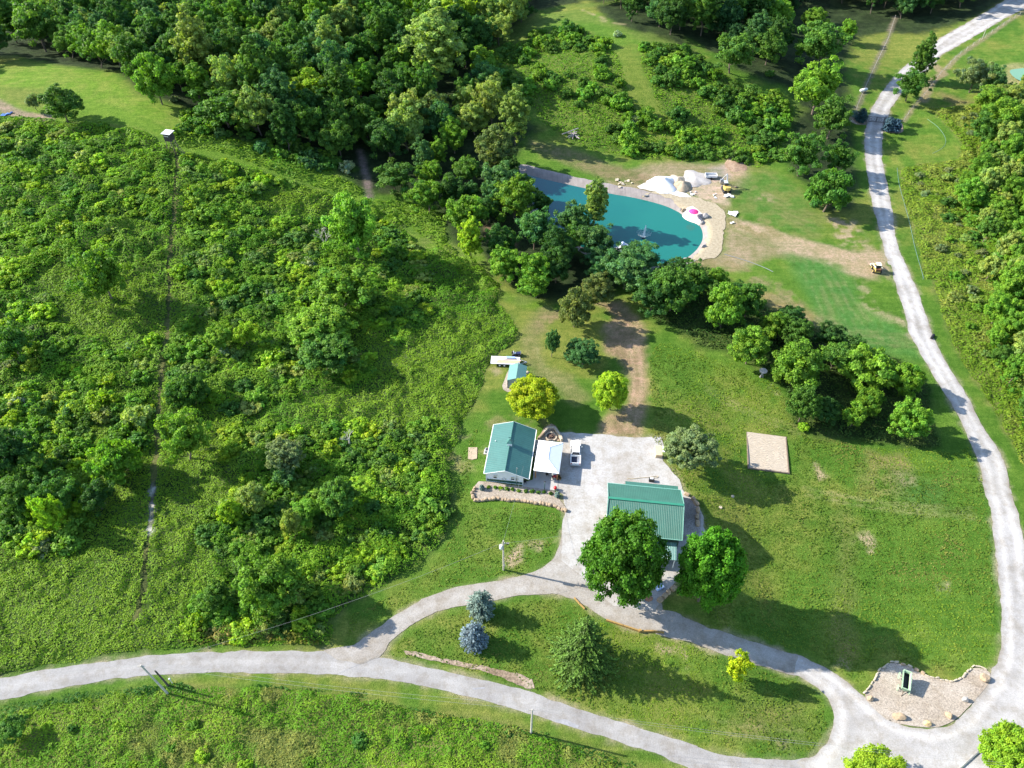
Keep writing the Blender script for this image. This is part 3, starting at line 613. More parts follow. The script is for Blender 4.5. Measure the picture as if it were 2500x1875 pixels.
COLS = {k: (v[0] * GAIN * 1.14, v[1] * GAIN, v[2] * GAIN * .85) for k, v in COLS.items()}
PLACED = []
def tree(px, py, rx, ry, kind, col, label, name='tree', group=None, cat='tree', clear=None, jit=True, world=None, R=None, HC=None):
    """a tree whose crown centre stands at survey point px,py"""
    r = random.Random(int(px * 7 + py * 13) if world is None else int(world[0] * 31 + world[1] * 17))
    if world is None:
        u, yy, dz = [float(a) for a in ray(px, py)]
        zc = 6.0
        for _ in range(5):
            P0 = G(px, py, zc); t = (CAM_H - P0[2]) / -dz; e = math.asin(-dz / math.sqrt(u * u + yy * yy + dz * dz))
            R = rx * t / FPX; V = ry * t / FPX * (1.0)
            HC = math.sqrt(max(V * V - (R * math.sin(e)) ** 2, (.55 * R * math.cos(e)) ** 2)) / math.cos(e)
            cl = (.12 * R + .5) if clear is None else clear
            zc = HC + cl
        x, y = float(P0[0]), float(P0[1])
    else:
        x, y = world; cl = (.12 * R + .5) if clear is None else clear; zc = HC + cl
    g = ground(x, y)
    root = thing(name, label, cat, (x, y, g), r.uniform(0, 6.28), group)
    bR, bH = CRB[kind]
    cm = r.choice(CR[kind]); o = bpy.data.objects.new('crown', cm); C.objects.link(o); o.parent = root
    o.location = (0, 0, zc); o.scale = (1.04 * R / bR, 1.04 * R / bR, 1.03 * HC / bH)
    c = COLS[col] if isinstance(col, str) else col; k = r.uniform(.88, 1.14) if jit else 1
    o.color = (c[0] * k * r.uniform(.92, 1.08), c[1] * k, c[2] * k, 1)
    tk = bpy.data.objects.new('trunk', r.choice(TR)); C.objects.link(tk); tk.parent = root
    tk.scale = (max(R * 1.6, 3), max(R * 1.6, 3), zc + .35 * HC)
    PLACED.append((x, y, R)); return root
def T(line):
    """'B x y rx ry kind colour | label'"""
    a, lab = line.split('|'); a = a.split(); o_, s_ = SURV[a[0]][:2], SURV[a[0]][2]
    px, py = o_[0] + float(a[1]) / s_, o_[1] + float(a[2]) / s_
    tree(px, py, float(a[3]) / s_, float(a[4]) / s_, a[5], a[6], lab.strip(), a[7] if len(a) > 7 else 'tree')
FEAT = '''
B 640 270 190 240 tall pale | very tall yellow-green tree towering over the creek woods
B 760 60 140 130 round lime | bright leafy tree at the top edge behind the towering pale tree
B 560 40 120 120 round lime | yellow-green tree top touching the frame edge left of the bright leafy one
B 1120 670 95 180 tall pale | tall narrow light green tree at the upper left end of the pond
B 860 690 95 95 round pale | rounded pale grey-green tree left of the tall narrow one
B 470 670 125 135 loose pale | broad light green tree in the creek woods below the towering tree
B 630 640 90 100 round olive | dull olive tree squeezed beside the broad light green tree
B 250 660 90 90 round mid | mid green tree left of the broad light green tree
B 570 920 70 110 tall teal | slim feathery conifer-like tree above the creek path
B 650 900 60 90 tall bright | small bright tree beside the slim feathery one
B 1000 880 115 120 round olive | olive tree overhanging the pond's left corner
B 1015 1070 120 110 loose teal | blue-green tree at the pond's left bank
B 825 1010 95 95 loose mid | spreading tree above the red soil bank
B 590 1150 115 110 loose bright | wide layered tree right of the creek path
B 400 1050 120 90 loose mid | wide layered tree beside the creek path
B 610 1030 80 80 loose bright | bright layered tree above the wide one by the creek path
B 830 1270 125 120 dome bright | domed bright tree on the slope left of the red soil bank
B 850 1410 78 150 tall lime | slender yellow-green tree in front of the domed bright tree
B 1120 1170 140 130 loose bright | large bushy tree at the lower left of the pond
B 1240 1350 120 130 loose teal | tall bushy tree hanging over the near bank
B 1050 1560 90 100 loose bright | bright tree at the lower left corner of the pond trees
B 1230 1590 110 120 loose bright | broad tree standing on the path bend below the pond trees
B 1470 1270 110 110 loose teal | blue-green tree hiding the middle of the pond
B 1600 1160 88 170 tall pale | tall airy yellow tree rising in front of the water
B 1590 1420 120 110 loose teal | dark leafy tree between the pond and the white float
B 1840 1530 150 110 loose teal | broad tree partly covering the white float
F 1060 110 90 100 loose bright | bright tree on the left of the pond copse edge
F 1240 220 110 95 loose bright | low leafy tree at the bottom of the pond copse
F 1640 60 120 90 loose teal | dark tree behind the two olive trees
F 1790 150 150 120 loose teal | big blue-green tree above the dirt track
F 1480 370 105 120 round olive | front olive-green tree beside the start of the dirt track
F 1610 260 95 95 round olive | second olive-green tree behind the front one by the dirt track
F 2080 160 120 100 loose dark | dark tree right of the dirt track
F 1940 300 120 110 loose dark | dark low tree at the head of the dirt track
F 1225 900 150 130 maple yellow maple_tree | rounded yellow-green maple between the shed and the house
F 1690 865 104 122 maple lime maple_tree | bright lime maple left of the dirt track
F 1340 580 48 75 olive teal pine_tree | small blue-green pine on the lawn above the lime maple
F 1520 640 110 85 olive teal pine_tree | wide blue-green pine beside the small one
G 110 250 140 140 round mid | large shaded tree at the left of the tree belt
G 240 180 90 100 loose mid | mid green tree top behind the large shaded tree
G 370 190 60 60 round bright | small bright tree top above the tree belt
G 425 360 118 140 round bright | light green tree in the tree belt
G 560 320 95 105 round mid | mid green tree right of the light green tree
G 570 600 115 120 round bright | bright rounded tree above the stone bird bath
G 710 470 80 90 round bright | bright tree top in the notch of the tree belt
G 840 530 100 95 olive mid | soft green tree top in the middle of the tree belt
G 860 710 158 150 round bright | large bright green tree beside the bare sandy patch
G 885 950 100 115 olive mid | dense olive tree at the lower left corner of the tree belt
G 1090 650 110 100 loose mid | mid green tree behind the feathery locusts
G 1280 730 165 130 willow bright | large feathery light green locust crown
G 1270 930 90 90 willow bright | lower bough-like feathery locust below the large one
G 1190 1010 60 75 small bright | small bright tree at the front of the tree belt
G 1500 790 108 100 willow bright | feathery locust at the right end of the tree belt
G 1520 1030 115 120 round bright | rounded bright tree at the lower right of the tree belt
G 205 1210 165 145 olive grey russian_olive | dense grey-green tree beside the timber stack at the yard edge
D 980 260 150 130 loose mid | spreading tree at the top of the row beside the gate road
D 1150 180 50 60 round bright | small tree at the right shoulder of the spreading one
D 980 500 150 150 loose bright | bright billowing tree in the row beside the gate road
D 1060 690 115 120 loose mid | tree leaning toward the gate in the row
D 885 910 120 130 loose mid | broad dark based tree lower in the row
D 1100 930 90 90 loose mid | bushy tree near the white road in the row
D 1040 1130 138 125 willow mid | lowest tree of the row with a bare leaning trunk
D 600 190 85 120 tall teal | blue-green tree at the edge of the shaded woods
D 470 310 130 110 loose mid | layered tree jutting from the shaded woods
D 720 80 120 110 loose bright | sunlit tree top at the upper edge of the woods
D 950 110 70 60 round bright | sunlit low tree behind the head of the row
D 1610 330 70 140 tall mid | tall leaning poplar overhanging the gate road
D 1530 500 95 90 loose mid | lower poplar crown beside the gate road
D 1910 440 90 95 loose grey | thin grey-green tree by the far small pond
D 2030 470 80 85 loose teal | dark tree right of the thin grey-green one
D 2000 590 95 80 loose bright | bright tree below the two trees by the far pond
D 2080 690 120 110 loose bright | bright rounded tree in the right thicket
D 1980 760 100 90 loose mid | mid green tree in the right thicket
A 200 130 140 150 loose mid | large tree at the left end of the back woods
A 360 610 120 100 round mid | round bush-like tree standing alone in the grass field
A 195 600 40 50 small grey | small grey-green bush left of the round field tree
A 920 460 115 140 round bright | bright tree at the field edge right of the long grass strip
A 1060 440 70 90 loose mid | small tree tucked behind the bright field edge tree
A 1370 470 110 150 loose pale | tall pale tree with a knobbly top at the field corner
A 1330 640 170 120 loose mid | spreading lower tree at the field corner
A 1830 530 130 110 round lime | pale yellow-green tree above the creek gully
A 560 270 100 110 loose mid | tree in the front row of the back woods
A 800 330 110 130 round mid | rounded tree in the front row of the back woods
A 1080 190 110 100 round pale | light rounded tree in the back woods
A 1290 110 60 100 tall lime | narrow yellow-green tree in the back woods
A 1100 40 110 80 round teal | grey-blue tree top at the upper edge of the back woods
A 1600 240 110 100 loose pale | pale spreading tree in the middle of the back woods
A 1900 130 100 110 loose lime | light tree left of the towering pale tree
A 1760 230 90 90 round mid | rounded tree left of the light tree in the back woods
A 580 40 120 80 round teal | dull blue-green tree at the top left of the back woods
E 590 170 150 170 loose bright | large leafy tree left of the brown cut trail
E 1090 1130 150 170 loose bright | large leafy tree touching the brown cut trail
E 1080 870 110 90 willow mid | feathery tree above the large leafy trail tree
E 670 1280 150 140 willow bright | feathery light tree left of the lower trail
E 1700 1250 120 110 olive grey | clustered grey-green tree in the lower thicket
E 1690 1380 60 60 small teal | small blue-green bush under the clustered grey tree
E 1500 1500 90 90 round pale | pale rounded tree in the lower thicket
E 1360 1580 70 80 round lime | yellow-green small tree beside the pale rounded one
H 1590 560 190 190 round bright | big round-headed tree near the road junction
H 1280 620 90 90 loose mid | lower tree left of the big round-headed one
H 1730 200 60 90 round pale | pale small tree above the big round-headed one
H 290 130 80 130 loose lime | dark tree with sunlit yellow-green left side
E 60 1230 130 150 round dark | dark tree at the left edge casting a long shadow over the thicket
E 190 1330 110 120 loose mid | mid green tree right of the dark tree at the left edge
E 330 1470 130 120 loose mid | broad tree in the shaded lower left of the thicket
E 90 1480 120 120 round mid | rounded tree at the left edge below the shaded ones
E 560 1490 100 100 loose dark | dark tree just left of the stony cut
E 60 560 120 130 loose mid | tree at the left edge high in the thicket
E 1150 830 100 110 loose mid | tree mound right of the trail above the feathery one
E 1300 540 90 80 dome bright | low domed tree in the middle of the right thicket
E 1450 520 80 80 loose lime | yellow-green low tree beside the domed one
E 2020 1500 120 120 dome mid | mid green mound at the thicket edge facing the house lawn
E 1800 1600 110 100 loose bright | bright bushy tree in the lower right thicket
H 60 1420 100 90 loose mid | half seen bushy tree at the lower left corner
E 1900 480 190 120 dome bright | wide sunlit thicket tree right of the trail
E 2050 250 190 150 dome bright | wide domed tree at the right of the thicket
E 1950 640 170 100 dome mid | low wide tree in front of the thicket
A 2100 1350 170 200 loose bright | tall leafy tree mass above the dead tree
J 503 1050 66 85 small yellow | young bright yellow-green tree on the island lawn
J 1330 1745 210 95 maple lime | yellow-green tree top rising at the bottom edge
J 2120 1560 165 165 maple lime | yellow-green tree filling the lower right corner
G 1690 -150 60 60 small bright | small bush near the road bend
'''
for l_ in FEAT.strip().splitlines():
    if not l_.startswith('G 1690'): T(l_)
# the two big maples in front of the garage
def bigmaple(px, py, rx, ry, col, label):
    tree(px, py, rx, ry, 'maple', col, label, 'maple_tree', clear=1.6, jit=False)
bigmaple(1524, 1362, 100, 116, (.072, .195, .018), 'large dark green maple covering the left half of the garage front')
bigmaple(1735, 1390, 82, 104, (.092, .245, .018), 'bright green maple at the garage right front corner')

# generic woods: fill the remaining room
def fill(poly, spacing, Rr, hc, kinds, cols, label, name, group, tries=4000, maxn=140, inset=0, keep=.62):
    b = bb(poly, 0); n = 0
    r = np.random.default_rng(int(abs(b[0] * 13 + b[1] * 7)) + 1)
    xs = r.uniform(b[0], b[2], tries); ys = r.uniform(b[1], b[3], tries); d = sdist(xs, ys, poly)
    for x, y, dd in zip(xs, ys, d):
        if dd < inset or n >= maxn: continue
        if abs(x) > .65 * (.7 * y + 84) + 14 or y > 372: continue
        if any((x - a) ** 2 + (y - c_) ** 2 < (keep * R_ + spacing * .5) ** 2 for a, c_, R_ in PLACED): continue
        R = r.uniform(*Rr); k = kinds[r.integers(len(kinds))]; cc_ = cols[r.integers(len(cols))]
        adj = {'dark': 'dark green', 'deep': 'very dark', 'mid': 'mid green', 'bright': 'bright green', 'lime': 'yellow-green', 'pale': 'pale green', 'teal': 'blue-green', 'olive': 'olive green', 'grey': 'grey-green', 'yellow': 'yellow'}[cc_]
        size = 'large' if R > Rr[0] + .66 * (Rr[1] - Rr[0]) else ('small' if R < Rr[0] + .33 * (Rr[1] - Rr[0]) else 'middle-sized')
        shape = {'round': 'rounded', 'tall': 'upright', 'loose': 'spreading', 'dome': 'domed', 'willow': 'feathery', 'small': 'bushy', 'olive': 'dense'}[k]
        tree(0, 0, 0, 0, k, cc_, f'{size} {shape} {adj} {label}', name, f'{size} {shape} {adj} {group}', world=(float(x), float(y)), R=float(R), HC=float(R * r.uniform(*hc) * (1.5 if k == 'tall' else 1)))
        n += 1
    print('fill', group, n)
fill(GP('A 60,-60 B 1240,-60 1150,150 950,330 940,500 1050,760 880,850 700,1100 500,1050 260,940 150,1010 0,960 A 2000,960 1700,900 1300,760 1150,560 850,500 700,400 450,350 60,260'), 7.4, (3.8, 6.0), (1.0, 1.35), ['round', 'loose', 'loose', 'tall'], ['dark', 'mid', 'mid', 'teal', 'bright', 'pale'], 'tree in the back woods above the grass field', 'forest_tree', 'trees of the back woods', maxn=240)
fill(GP('B 1560,-20 1700,150 1900,200 2196,300 D 180,200 500,380 780,480 830,420 830,200 950,20 1150,60 1400,150 1560,150 1900,60 2100,-40 o 2400,-100 1400,-100'), 6.6, (3.5, 5.6), (1.0, 1.4), ['round', 'loose', 'tall'], ['dark', 'deep', 'dark', 'mid', 'teal'], 'tree in the shaded woods behind the hill', 'woodland_tree', 'trees of the shaded woods', inset=3, maxn=130)
fill(GP('B 700,1180 1150,1050 1180,1250 1350,1330 1600,1400 1750,1600 F 1950,120 1900,330 1700,250 1400,260 1150,250 1000,100 B 1000,1500 780,1300'), 5, (2.6, 4.2), (1, 1.3), ['loose', 'round'], ['teal', 'mid', 'dark'], 'tree in the copse on the near side of the pond', 'copse_tree', 'trees of the pond copse', maxn=12)
fill(P['copse'], 6, (2.2, 3.4), (.8, 1.0), ['loose', 'round'], ['mid', 'dark', 'dark'], 'tree in the belt behind the lawn', 'belt_tree', 'trees of the belt behind the lawn', inset=4, maxn=7)
fill(GP('o -260,700 A 0,560 0,20 -150,20'), 7, (4, 6), (1, 1.3), ['round', 'loose'], ['dark', 'mid'], 'tree at the left edge of the field', 'field_tree', 'trees left of the field', maxn=5, tries=60)
RT = GP('D 1960,620 2196,560 o 2560,200 2560,1300 G 2230,1180 2160,1050 2090,880 2020,720 1990,560 2000,400 1960,200 D 2040,1600 1900,1400 1800,1260 1830,1160 1960,1040 1930,820')
fill(RT, 3.9, (2.2, 3.9), (.9, 1.25), ['loose', 'round', 'dome'], ['bright', 'bright', 'bright', 'mid', 'pale'], 'tree in the thicket right of the road', 'thicket_tree', 'trees of the right hand thicket', maxn=180, tries=8000)

# ---------------------------------------------------------------- countable shrubs
GRASSY = GP('F 560,420 1000,360 1120,500 1120,560 1020,640 960,700 900,860 860,960 760,1180 740,1390 740,1600 620,1500 640,1200 700,1000 500,950 250,1000 50,1100 E 1960,1030 1700,900 2000,800 F 100,830 350,780')
def shrub(x, y, R, hf, col, label, name='shrub', group=None, cat='shrub', rng=random):
    o = bpy.data.objects.new(name, rng.choice(SH)); C.objects.link(o)
    o.location = (x, y, ground(x, y) + R * .32 * hf); o.scale = (R, R * rng.uniform(.85, 1.15), R * hf); o.rotation_euler = (0, 0, rng.uniform(0, 6.28))
    c = COLS[col] if isinstance(col, str) else col; k = rng.uniform(.85, 1.18); o.color = (c[0] * k * rng.uniform(.88, 1.15), c[1] * k, c[2] * k, 1)
    tag(o, label, cat, group); return o
def sfill(poly, spacing, Rr, hf, cols, where, name='shrub', maxn=100, keep=.35, tries=6000, inset=1, avoid=None, thr=.41):
    b = bb(poly, 0); n = 0; r = random.Random(int(b[0] * 3 + b[1])); rn = np.random.default_rng(int(abs(b[0] * 5 + b[1])))
    xs = rn.uniform(b[0], b[2], tries); ys = rn.uniform(b[1], b[3], tries); d = sdist(xs, ys, poly)
    ok = (d > inset) & (sdist(xs, ys, GRASSY) < -.5) & (fbm(xs, ys, 20, 3, 44) > thr)
    if avoid is not None:
        for ln in avoid: ok &= ldist(xs, ys, ln) > 2.2
    own = []
    for x, y in zip(xs[ok], ys[ok]):
        if n >= maxn: break
        if abs(x) > .65 * (.7 * y + 84) + 4: continue
        if any((x - a) ** 2 + (y - c_) ** 2 < (keep * R_ + spacing * .3) ** 2 for a, c_, R_ in PLACED): continue
        R = r.uniform(*Rr) * (1.35 if r.random() < .18 else 1)
        if any((x - a) ** 2 + (y - c_) ** 2 < (spacing * .45 + .5 * R_) ** 2 for a, c_, R_ in own): continue
        cc_ = r.choice(cols)
        adj = {'dark': 'dark', 'mid': 'mid green', 'bright': 'bright green', 'lime': 'yellow-green', 'pale': 'pale green', 'teal': 'blue-green', 'olive': 'olive', 'grey': 'grey-green', 'silver': 'silvery', 'yellow': 'golden'}[cc_]
        size = 'big' if R > 1.9 else ('low' if R < 1.25 else 'rounded')
        shrub(float(x), float(y), R, r.uniform(*hf), cc_, f'{size} {adj} shrub {where}', name, f'{size} {adj} shrubs {where}', rng=r)
        own.append((x, y, R)); n += 1
    print('shrubs', where, n)
TRAIL = GP('A 1040,860 1060,1000 1050,1200 1030,1400 1010,1600 E 1010,60 1010,300 1000,500 975,700 950,900 935,1200 915,1400 905,1600 H 905,100 890,250 870,400 860,600 810,760')
TH_L = GP('o -250,560 A 0,740 400,760 900,870 1020,900 1010,1600 E 1000,400 960,800 915,1500 H 880,400 810,900 o -200,1560')
TH_R = GP('A 1080,900 1300,960 1900,1130 2190,1240 B 560,1500 640,1659 F 600,160 650,500 600,700 300,780 100,900 E 2000,800 1500,1000 980,1250 960,900 1030,500 1030,60')
TH_B = GP('E 930,1260 1500,1050 2196,1060 F 750,1000 860,980 720,1200 740,1400 730,1600 I 700,200 500,420 330,560 60,700 0,780 H 1950,880 1100,900 830,880 900,300 950,0')
MIXT = ['bright', 'bright', 'mid', 'lime', 'bright', 'lime', 'mid', 'pale']
sfill(TH_L, 3.7, (1.0, 2.2), (.55, .85), MIXT + ['lime'], 'in the thicket left of the cut trail', 'thicket_shrub', 230, avoid=[TRAIL], tries=9000)
sfill(GP('E 0,850 900,900 890,1600 H 860,300 780,480 400,520 0,430'), 3.4, (1.0, 2.4), (.75, 1.05), MIXT, 'in the lower left thicket beside the stony cut', 'thicket_bush', 120, avoid=[TRAIL], tries=5000, thr=.33)
sfill(TH_R, 3.5, (1.0, 2.3), (.55, .85), MIXT, 'in the thicket right of the cut trail', 'hillside_shrub', 260, avoid=[TRAIL], tries=9000)
sfill(TH_B, 3.5, (1.0, 2.4), (.6, .9), MIXT, 'in the lower thicket above the road', 'scrub_bush', 190, avoid=[TRAIL], tries=7000)
sfill(P['hillscrubA'], 3.6, (1.5, 2.9), (.8, 1.15), ['mid', 'bright', 'bright', 'mid'], 'on the near slope of the hill beyond the pond', 'hill_bush', 66)
sfill(P['hillscrubB'], 3.6, (1.5, 3.1), (.8, 1.15), ['mid', 'bright', 'bright', 'mid'], 'on the right flank of the hill', 'flank_bush', 84)
sfill(P['meadowR'], 4.6, (.8, 1.6), (.7, 1.0), ['bright', 'pale', 'mid', 'grey'], 'in the rough meadow right of the road', 'meadow_shrub', 60, inset=4)
sfill(GP('A 1000,860 1150,640 1500,760 1900,900 2196,1020 B 0,1000 200,1150 120,1180 0,1080 A 2150,1080 1800,1000 1500,900 1250,840'), 2.8, (1.2, 2.4), (.85, 1.2), ['mid', 'bright', 'teal', 'mid'], 'along the woods edge above the mown strip', 'edge_bush', 70)
sfill(P['meadow'], 6, (.6, 1.2), (.6, .9), ['bright', 'lime', 'mid'], 'in the meadow below the main road', 'meadow_bush', 26)
for q_, R_, c_, l_ in (('E 180,540', 1.9, 'grey', 'grey-blue shrub high in the left thicket'), ('E 780,610', 1.2, 'silver', 'small silvery shrub left of the cut trail'), ('E 1330,640', 1.6, 'silver', 'bright silvery shrub right of the cut trail'), ('E 70,730', 1.9, 'grey', 'grey-green shrub at the left margin of the thicket'), ('E 120,950', 2.0, 'silver', 'round silvery shrub near the left margin'), ('E 1610,290', 1.2, 'silver', 'silvery shrub below the dead tree'), ('E 1840,110', 1.7, 'grey', 'grey bush beside the dead tree'), ('A 1850,1590', 1.5, 'silver', 'silvery bush below the pale dead tree'), ('A 2070,1010', 2.2, 'silver', 'silvery grey bush at the foot of the creek woods'), ('B 1725,215', 1.6, 'silver', 'small round silvery bush alone on the mown hilltop'), ('B 1830,730', 1.8, 'grey', 'grey bush in the middle of the hill slope'), ('B 1265,460', 1.9, 'grey', 'grey bush in the hill slope bushes'), ('A 620,770', 1.8, 'bright', 'lone small bush left of the hunting blind'), ('H 250,360', 1.8, 'grey', 'drooping grey shrub beside the shaded lower thicket'), ('A 1040,600', 1.2, 'grey', 'grey bush on the far field edge'), ('D 1180,690', 1.3, 'blue', 'dark blue spruce-like bush left of the iron gate'), ('G 880,1090', 1.2, 'lime', 'light green bush at the lower left tip of the tree belt'), ('D 680,450', 1.5, 'mid', 'bush in the notch of the hill flank'), ('H 780,1500', .1, 'mid', '')):
    if not l_: continue
    x, y = GP(q_)[0]; shrub(float(x), float(y), R_, .95, c_, l_, 'bush', None, 'bush')
for i_, (x_, y_, c_) in enumerate(((403, 1165, 'bright'), (495, 1168, 'bright'), (565, 1178, 'lime'), (648, 1190, 'bright'), (723, 1198, 'bright'), (810, 1213, 'bright'), (905, 1219, 'mid'), (993, 1222, 'mid'), (1077, 1235, 'mid'), (1155, 1230, 'mid'), (1240, 1250, 'mid'))):
    x, y = GP(f'h {x_},{y_}')[0]
    ord_ = ['first', 'second', 'third', 'fourth', 'fifth', 'sixth', 'seventh', 'eighth', 'ninth', 'tenth', 'last'][i_]
    o = shrub(float(x), float(y), .42, 1.0, c_, f'{ord_} clipped round shrub from the left in the bed before the house', 'clipped_shrub', 'clipped shrubs in the house bed')

# ---------------------------------------------------------------- conifers
def spruce(px, py, rx, ry, R, h, col, label, kind):
    P0 = G(px, py, h * .42); x, y = float(P0[0]), float(P0[1]); g = ground(x, y); r = np.random.default_rng(int(px))
    root = thing('spruce_tree', label, 'tree', (x, y, g), 0)
    cen = []; nn = []; al = []; sz = []; tone = []
    lev = 26 if kind == 'norway' else 22
    for k in range(lev):
        t = k / (lev - 1); z = h * (.06 + .92 * t); br = R * (1 - t) ** .85 * r.uniform(.9, 1.1) + .12
        if kind != 'norway': br = R * math.sqrt(max(.02, 1 - (abs(t - .22) / .8) ** 2.0)) * .98
        nb = int(8 + 22 * (1 - t)) if kind == 'norway' else int(8 + 16 * (1 - t))
        for j in range(nb):
            a = r.uniform(0, 6.28); b_ = br * r.uniform(.62, 1.18); m = max(5, int(b_ * 11)); s = np.linspace(.12, 1, m)
            droop = (-.28 if kind == 'norway' else .10) * b_
            ax = np.array([math.cos(a), math.sin(a), 0])
            p = np.stack([ax[0] * b_ * s, ax[1] * b_ * s, z + droop * s ** 1.4 + (.25 * b_ * s ** 3 if kind == 'norway' else 0)], 1)
            side = np.array([-ax[1], ax[0], 0]) * r.normal(size=(m, 1)) * (.07 + .08 * b_ * (1 - s[:, None])) * (.8 if kind == 'norway' else 1)
            p = p + side + r.normal(size=(m, 3)) * .05
            cen.append(p); nn.append(nrm_(np.array([[0, 0, 1.0]]) + ax * .5 + r.normal(size=(m, 3)) * .45)); al.append(np.tile(ax, (m, 1)) + r.normal(size=(m, 3)) * .35)
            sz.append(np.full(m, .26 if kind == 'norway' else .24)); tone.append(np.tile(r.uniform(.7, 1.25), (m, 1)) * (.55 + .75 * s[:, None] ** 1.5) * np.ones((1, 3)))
    cen = np.vstack(cen); v, f = quads(cen, np.vstack(nn), np.hstack(sz), r, 1.9, np.vstack(al))
    o = npmesh('crown', v, f, NEEDLE, tone=np.clip(np.vstack(tone) * r.uniform(.8, 1.2, (len(cen), 1)), .3, 2)); o.parent = root; o.color = (*col, 1)
    MB().cyl((0, 0, -.3), (0, 0, h * .97), .02 * h, .01, 8).build('trunk', BARK, root)
    PLACED.append((x, y, R)); return root
spruce(800 + 1530 / 2.44, 1195 + 925 / 2.44, 0, 0, 5.3, 15.0, (.070, .135, .020), 'large dark green spruce with drooping boughs on the island lawn', 'norway')
spruce(800 + 910 / 2.44, 1195 + 690 / 2.44, 0, 0, 2.1, 5.8, (.125, .180, .150), 'pale grey-green spruce by the driveway bend', 'blue')
spruce(800 + 870 / 2.44, 1195 + 875 / 2.44, 0, 0, 2.1, 5.4, (.115, .160, .185), 'powder blue spruce standing in front of the grey-green one', 'blue')
spruce(2050 + 1340 / 11.06, 180 + 1380 / 11.06, 0, 0, 1.7, 4.4, (.05, .10, .13), 'blue spruce just right of the iron gate', 'blue')
spruce(2050 + 1520 / 11.06, 180 + 1420 / 11.06, 0, 0, 1.6, 4.0, (.05, .10, .14), 'second blue spruce to the right of the gate', 'blue')
spruce(2050 + 600 / 11.06, 180 + 1150 / 11.06, 0, 0, 1.7, 4.4, (.03, .07, .07), 'dark spruce just left of the iron gate', 'blue')
spruce(1120 + 312 / 5.53, 980 + 1165 / 5.53, 0, 0, .32, 1.1, (.12, .18, .16), 'tiny silvery spruce at the left end of the house bed', 'blue')
spruce(1120 + 1330 / 5.53, 980 + 1262 / 5.53, 0, 0, .32, 1.1, (.12, .18, .16), 'tiny silvery spruce at the driveway end of the house bed', 'blue')

# ---------------------------------------------------------------- undergrowth: uncountable brush, tall grass and vines as stuff
def brush(name, poly, dens, hgt, leaf, colA, colB, label, seed, lump=3.0, asp=1.2, zone=False, grassy=0.0, inset=0., avoid=None, colC=None, feather=True):
    r = np.random.default_rng(seed); b = bb(poly, 0); A = (b[2] - b[0]) * (b[3] - b[1]); n = int(A * dens)
    x = r.uniform(b[0], b[2], n); y = r.uniform(b[1], b[3], n)
    vis = (np.abs(x) < .65 * (.7 * y + 84) + 10) & (y > 34) & (y < 370); x, y = x[vis], y[vis]
    d = sdist(x, y, poly) + (fbm(x, y, 2.5, 2, seed) - .5) * 1.2; k = d > inset
    if avoid is not None:
        for ln, wd in avoid: k &= ldist(x, y, ln) > wd + (fbm(x, y, 2, 2, 3) - .5) * .8
    # farther ground needs fewer, larger leaves
    dist = np.hypot(np.hypot(x, y), CAM_H); k &= r.uniform(0, 1, len(x)) < np.clip((150 / dist) ** 1.2, .25, 1)
    x, y, d, dist = x[k], y[k], d[k], dist[k]
    def hf(x, y):
        a = fbm(x, y, lump, 3, seed + 1); c_ = fbm(x, y, lump * 4, 2, seed + 2)
        return hgt * np.clip(.12 + 1.5 * sstep(a, .34, .72) * (.45 + 1.0 * c_), .1, 2)
    u = hf(x, y) * np.clip(sstep(d, -.3, 1.2), .25, 1); e = .25
    gxx = (hf(x + e, y) - hf(x - e, y)) / (2 * e); gyy = (hf(x, y + e) - hf(x, y - e)) / (2 * e)
    if zone: zf = sstep(fbm(x, y, 20, 3, 44), .30, .46) * np.clip(1.15 - sdist(x, y, GRASSY) * .25, .12, 1); u = u * (.65 + .8 * zf)
    z = H(x, y) + u * r.uniform(0.55, 1.0, len(x)) ** .6
    nn = nrm_(np.stack([-gxx, -gyy, np.ones_like(x) * 1.25], 1) + r.normal(size=(len(x), 3)) * (.34 + .4 * grassy))
    al = None
    if grassy: al = np.stack([r.normal(size=len(x)) * .5, r.normal(size=len(x)) * .5, np.ones(len(x))], 1)
    s = leaf * r.uniform(.6, 1.4, len(x)) * np.clip(dist / 150, .9, 2) ** .8
    v, f = quads(np.stack([x, y, z], 1), nn, s, r, asp, al)
    t = sstep(fbm(x, y, 9, 3, seed + 5) * .6 + fbm(x, y, 2.2, 2, seed + 6) * .4, .38, .62)[:, None]
    c = np.array(colA) * (1 - t) + np.array(colB) * t
    if colC is not None: t = sstep(fbm(x, y, 6, 3, seed + 8), .56, .68)[:, None] * .8; c = c * (1 - t) + np.array(colC) * t
    if zone: q = (1 - zf)[:, None]; c = c * (1 - .7 * q) + np.array([.145, .235, .020]) * .7 * q
    c = 1.2 * c * r.uniform(.8, 1.22, (len(x), 1)) * (1 + .08 * r.normal(size=(len(x), 1)) * np.array([[1, .2, -.5]]))
    o = npmesh(name, v, f, BRUSH, tone=np.clip(c, .005, .6)); tag(o, label, 'undergrowth', kind='stuff'); print(name, len(x))
av = [(TRAIL, .40)]
brush('brush', P['thicket'], 30, .85, .27, (.078, .185, .014), (.135, .250, .018), 'dense weeds and young brush covering the thicket', 21, 3.0, avoid=av, colC=(.140, .240, .026), zone=True)
brush('tall_grass', P['meadow'], 34, .34, .22, (.095, .215, .014), (.160, .270, .020), 'knee high yellow-green meadow below the main road', 31, 2.2, 1.6, .5, colC=(.19, .19, .05))
brush('tall_grass', P['meadowR'], 26, .32, .24, (.125, .215, .020), (.170, .245, .030), 'rough yellowish grass between road and right thicket', 41, 2.4, 2.0, .6, colC=(.20, .235, .045))
brush('brush', RT, 11, 1.6, .42, (.055, .17, .02), (.10, .23, .03), 'brush filling the thicket right of the road', 51, 3.5)
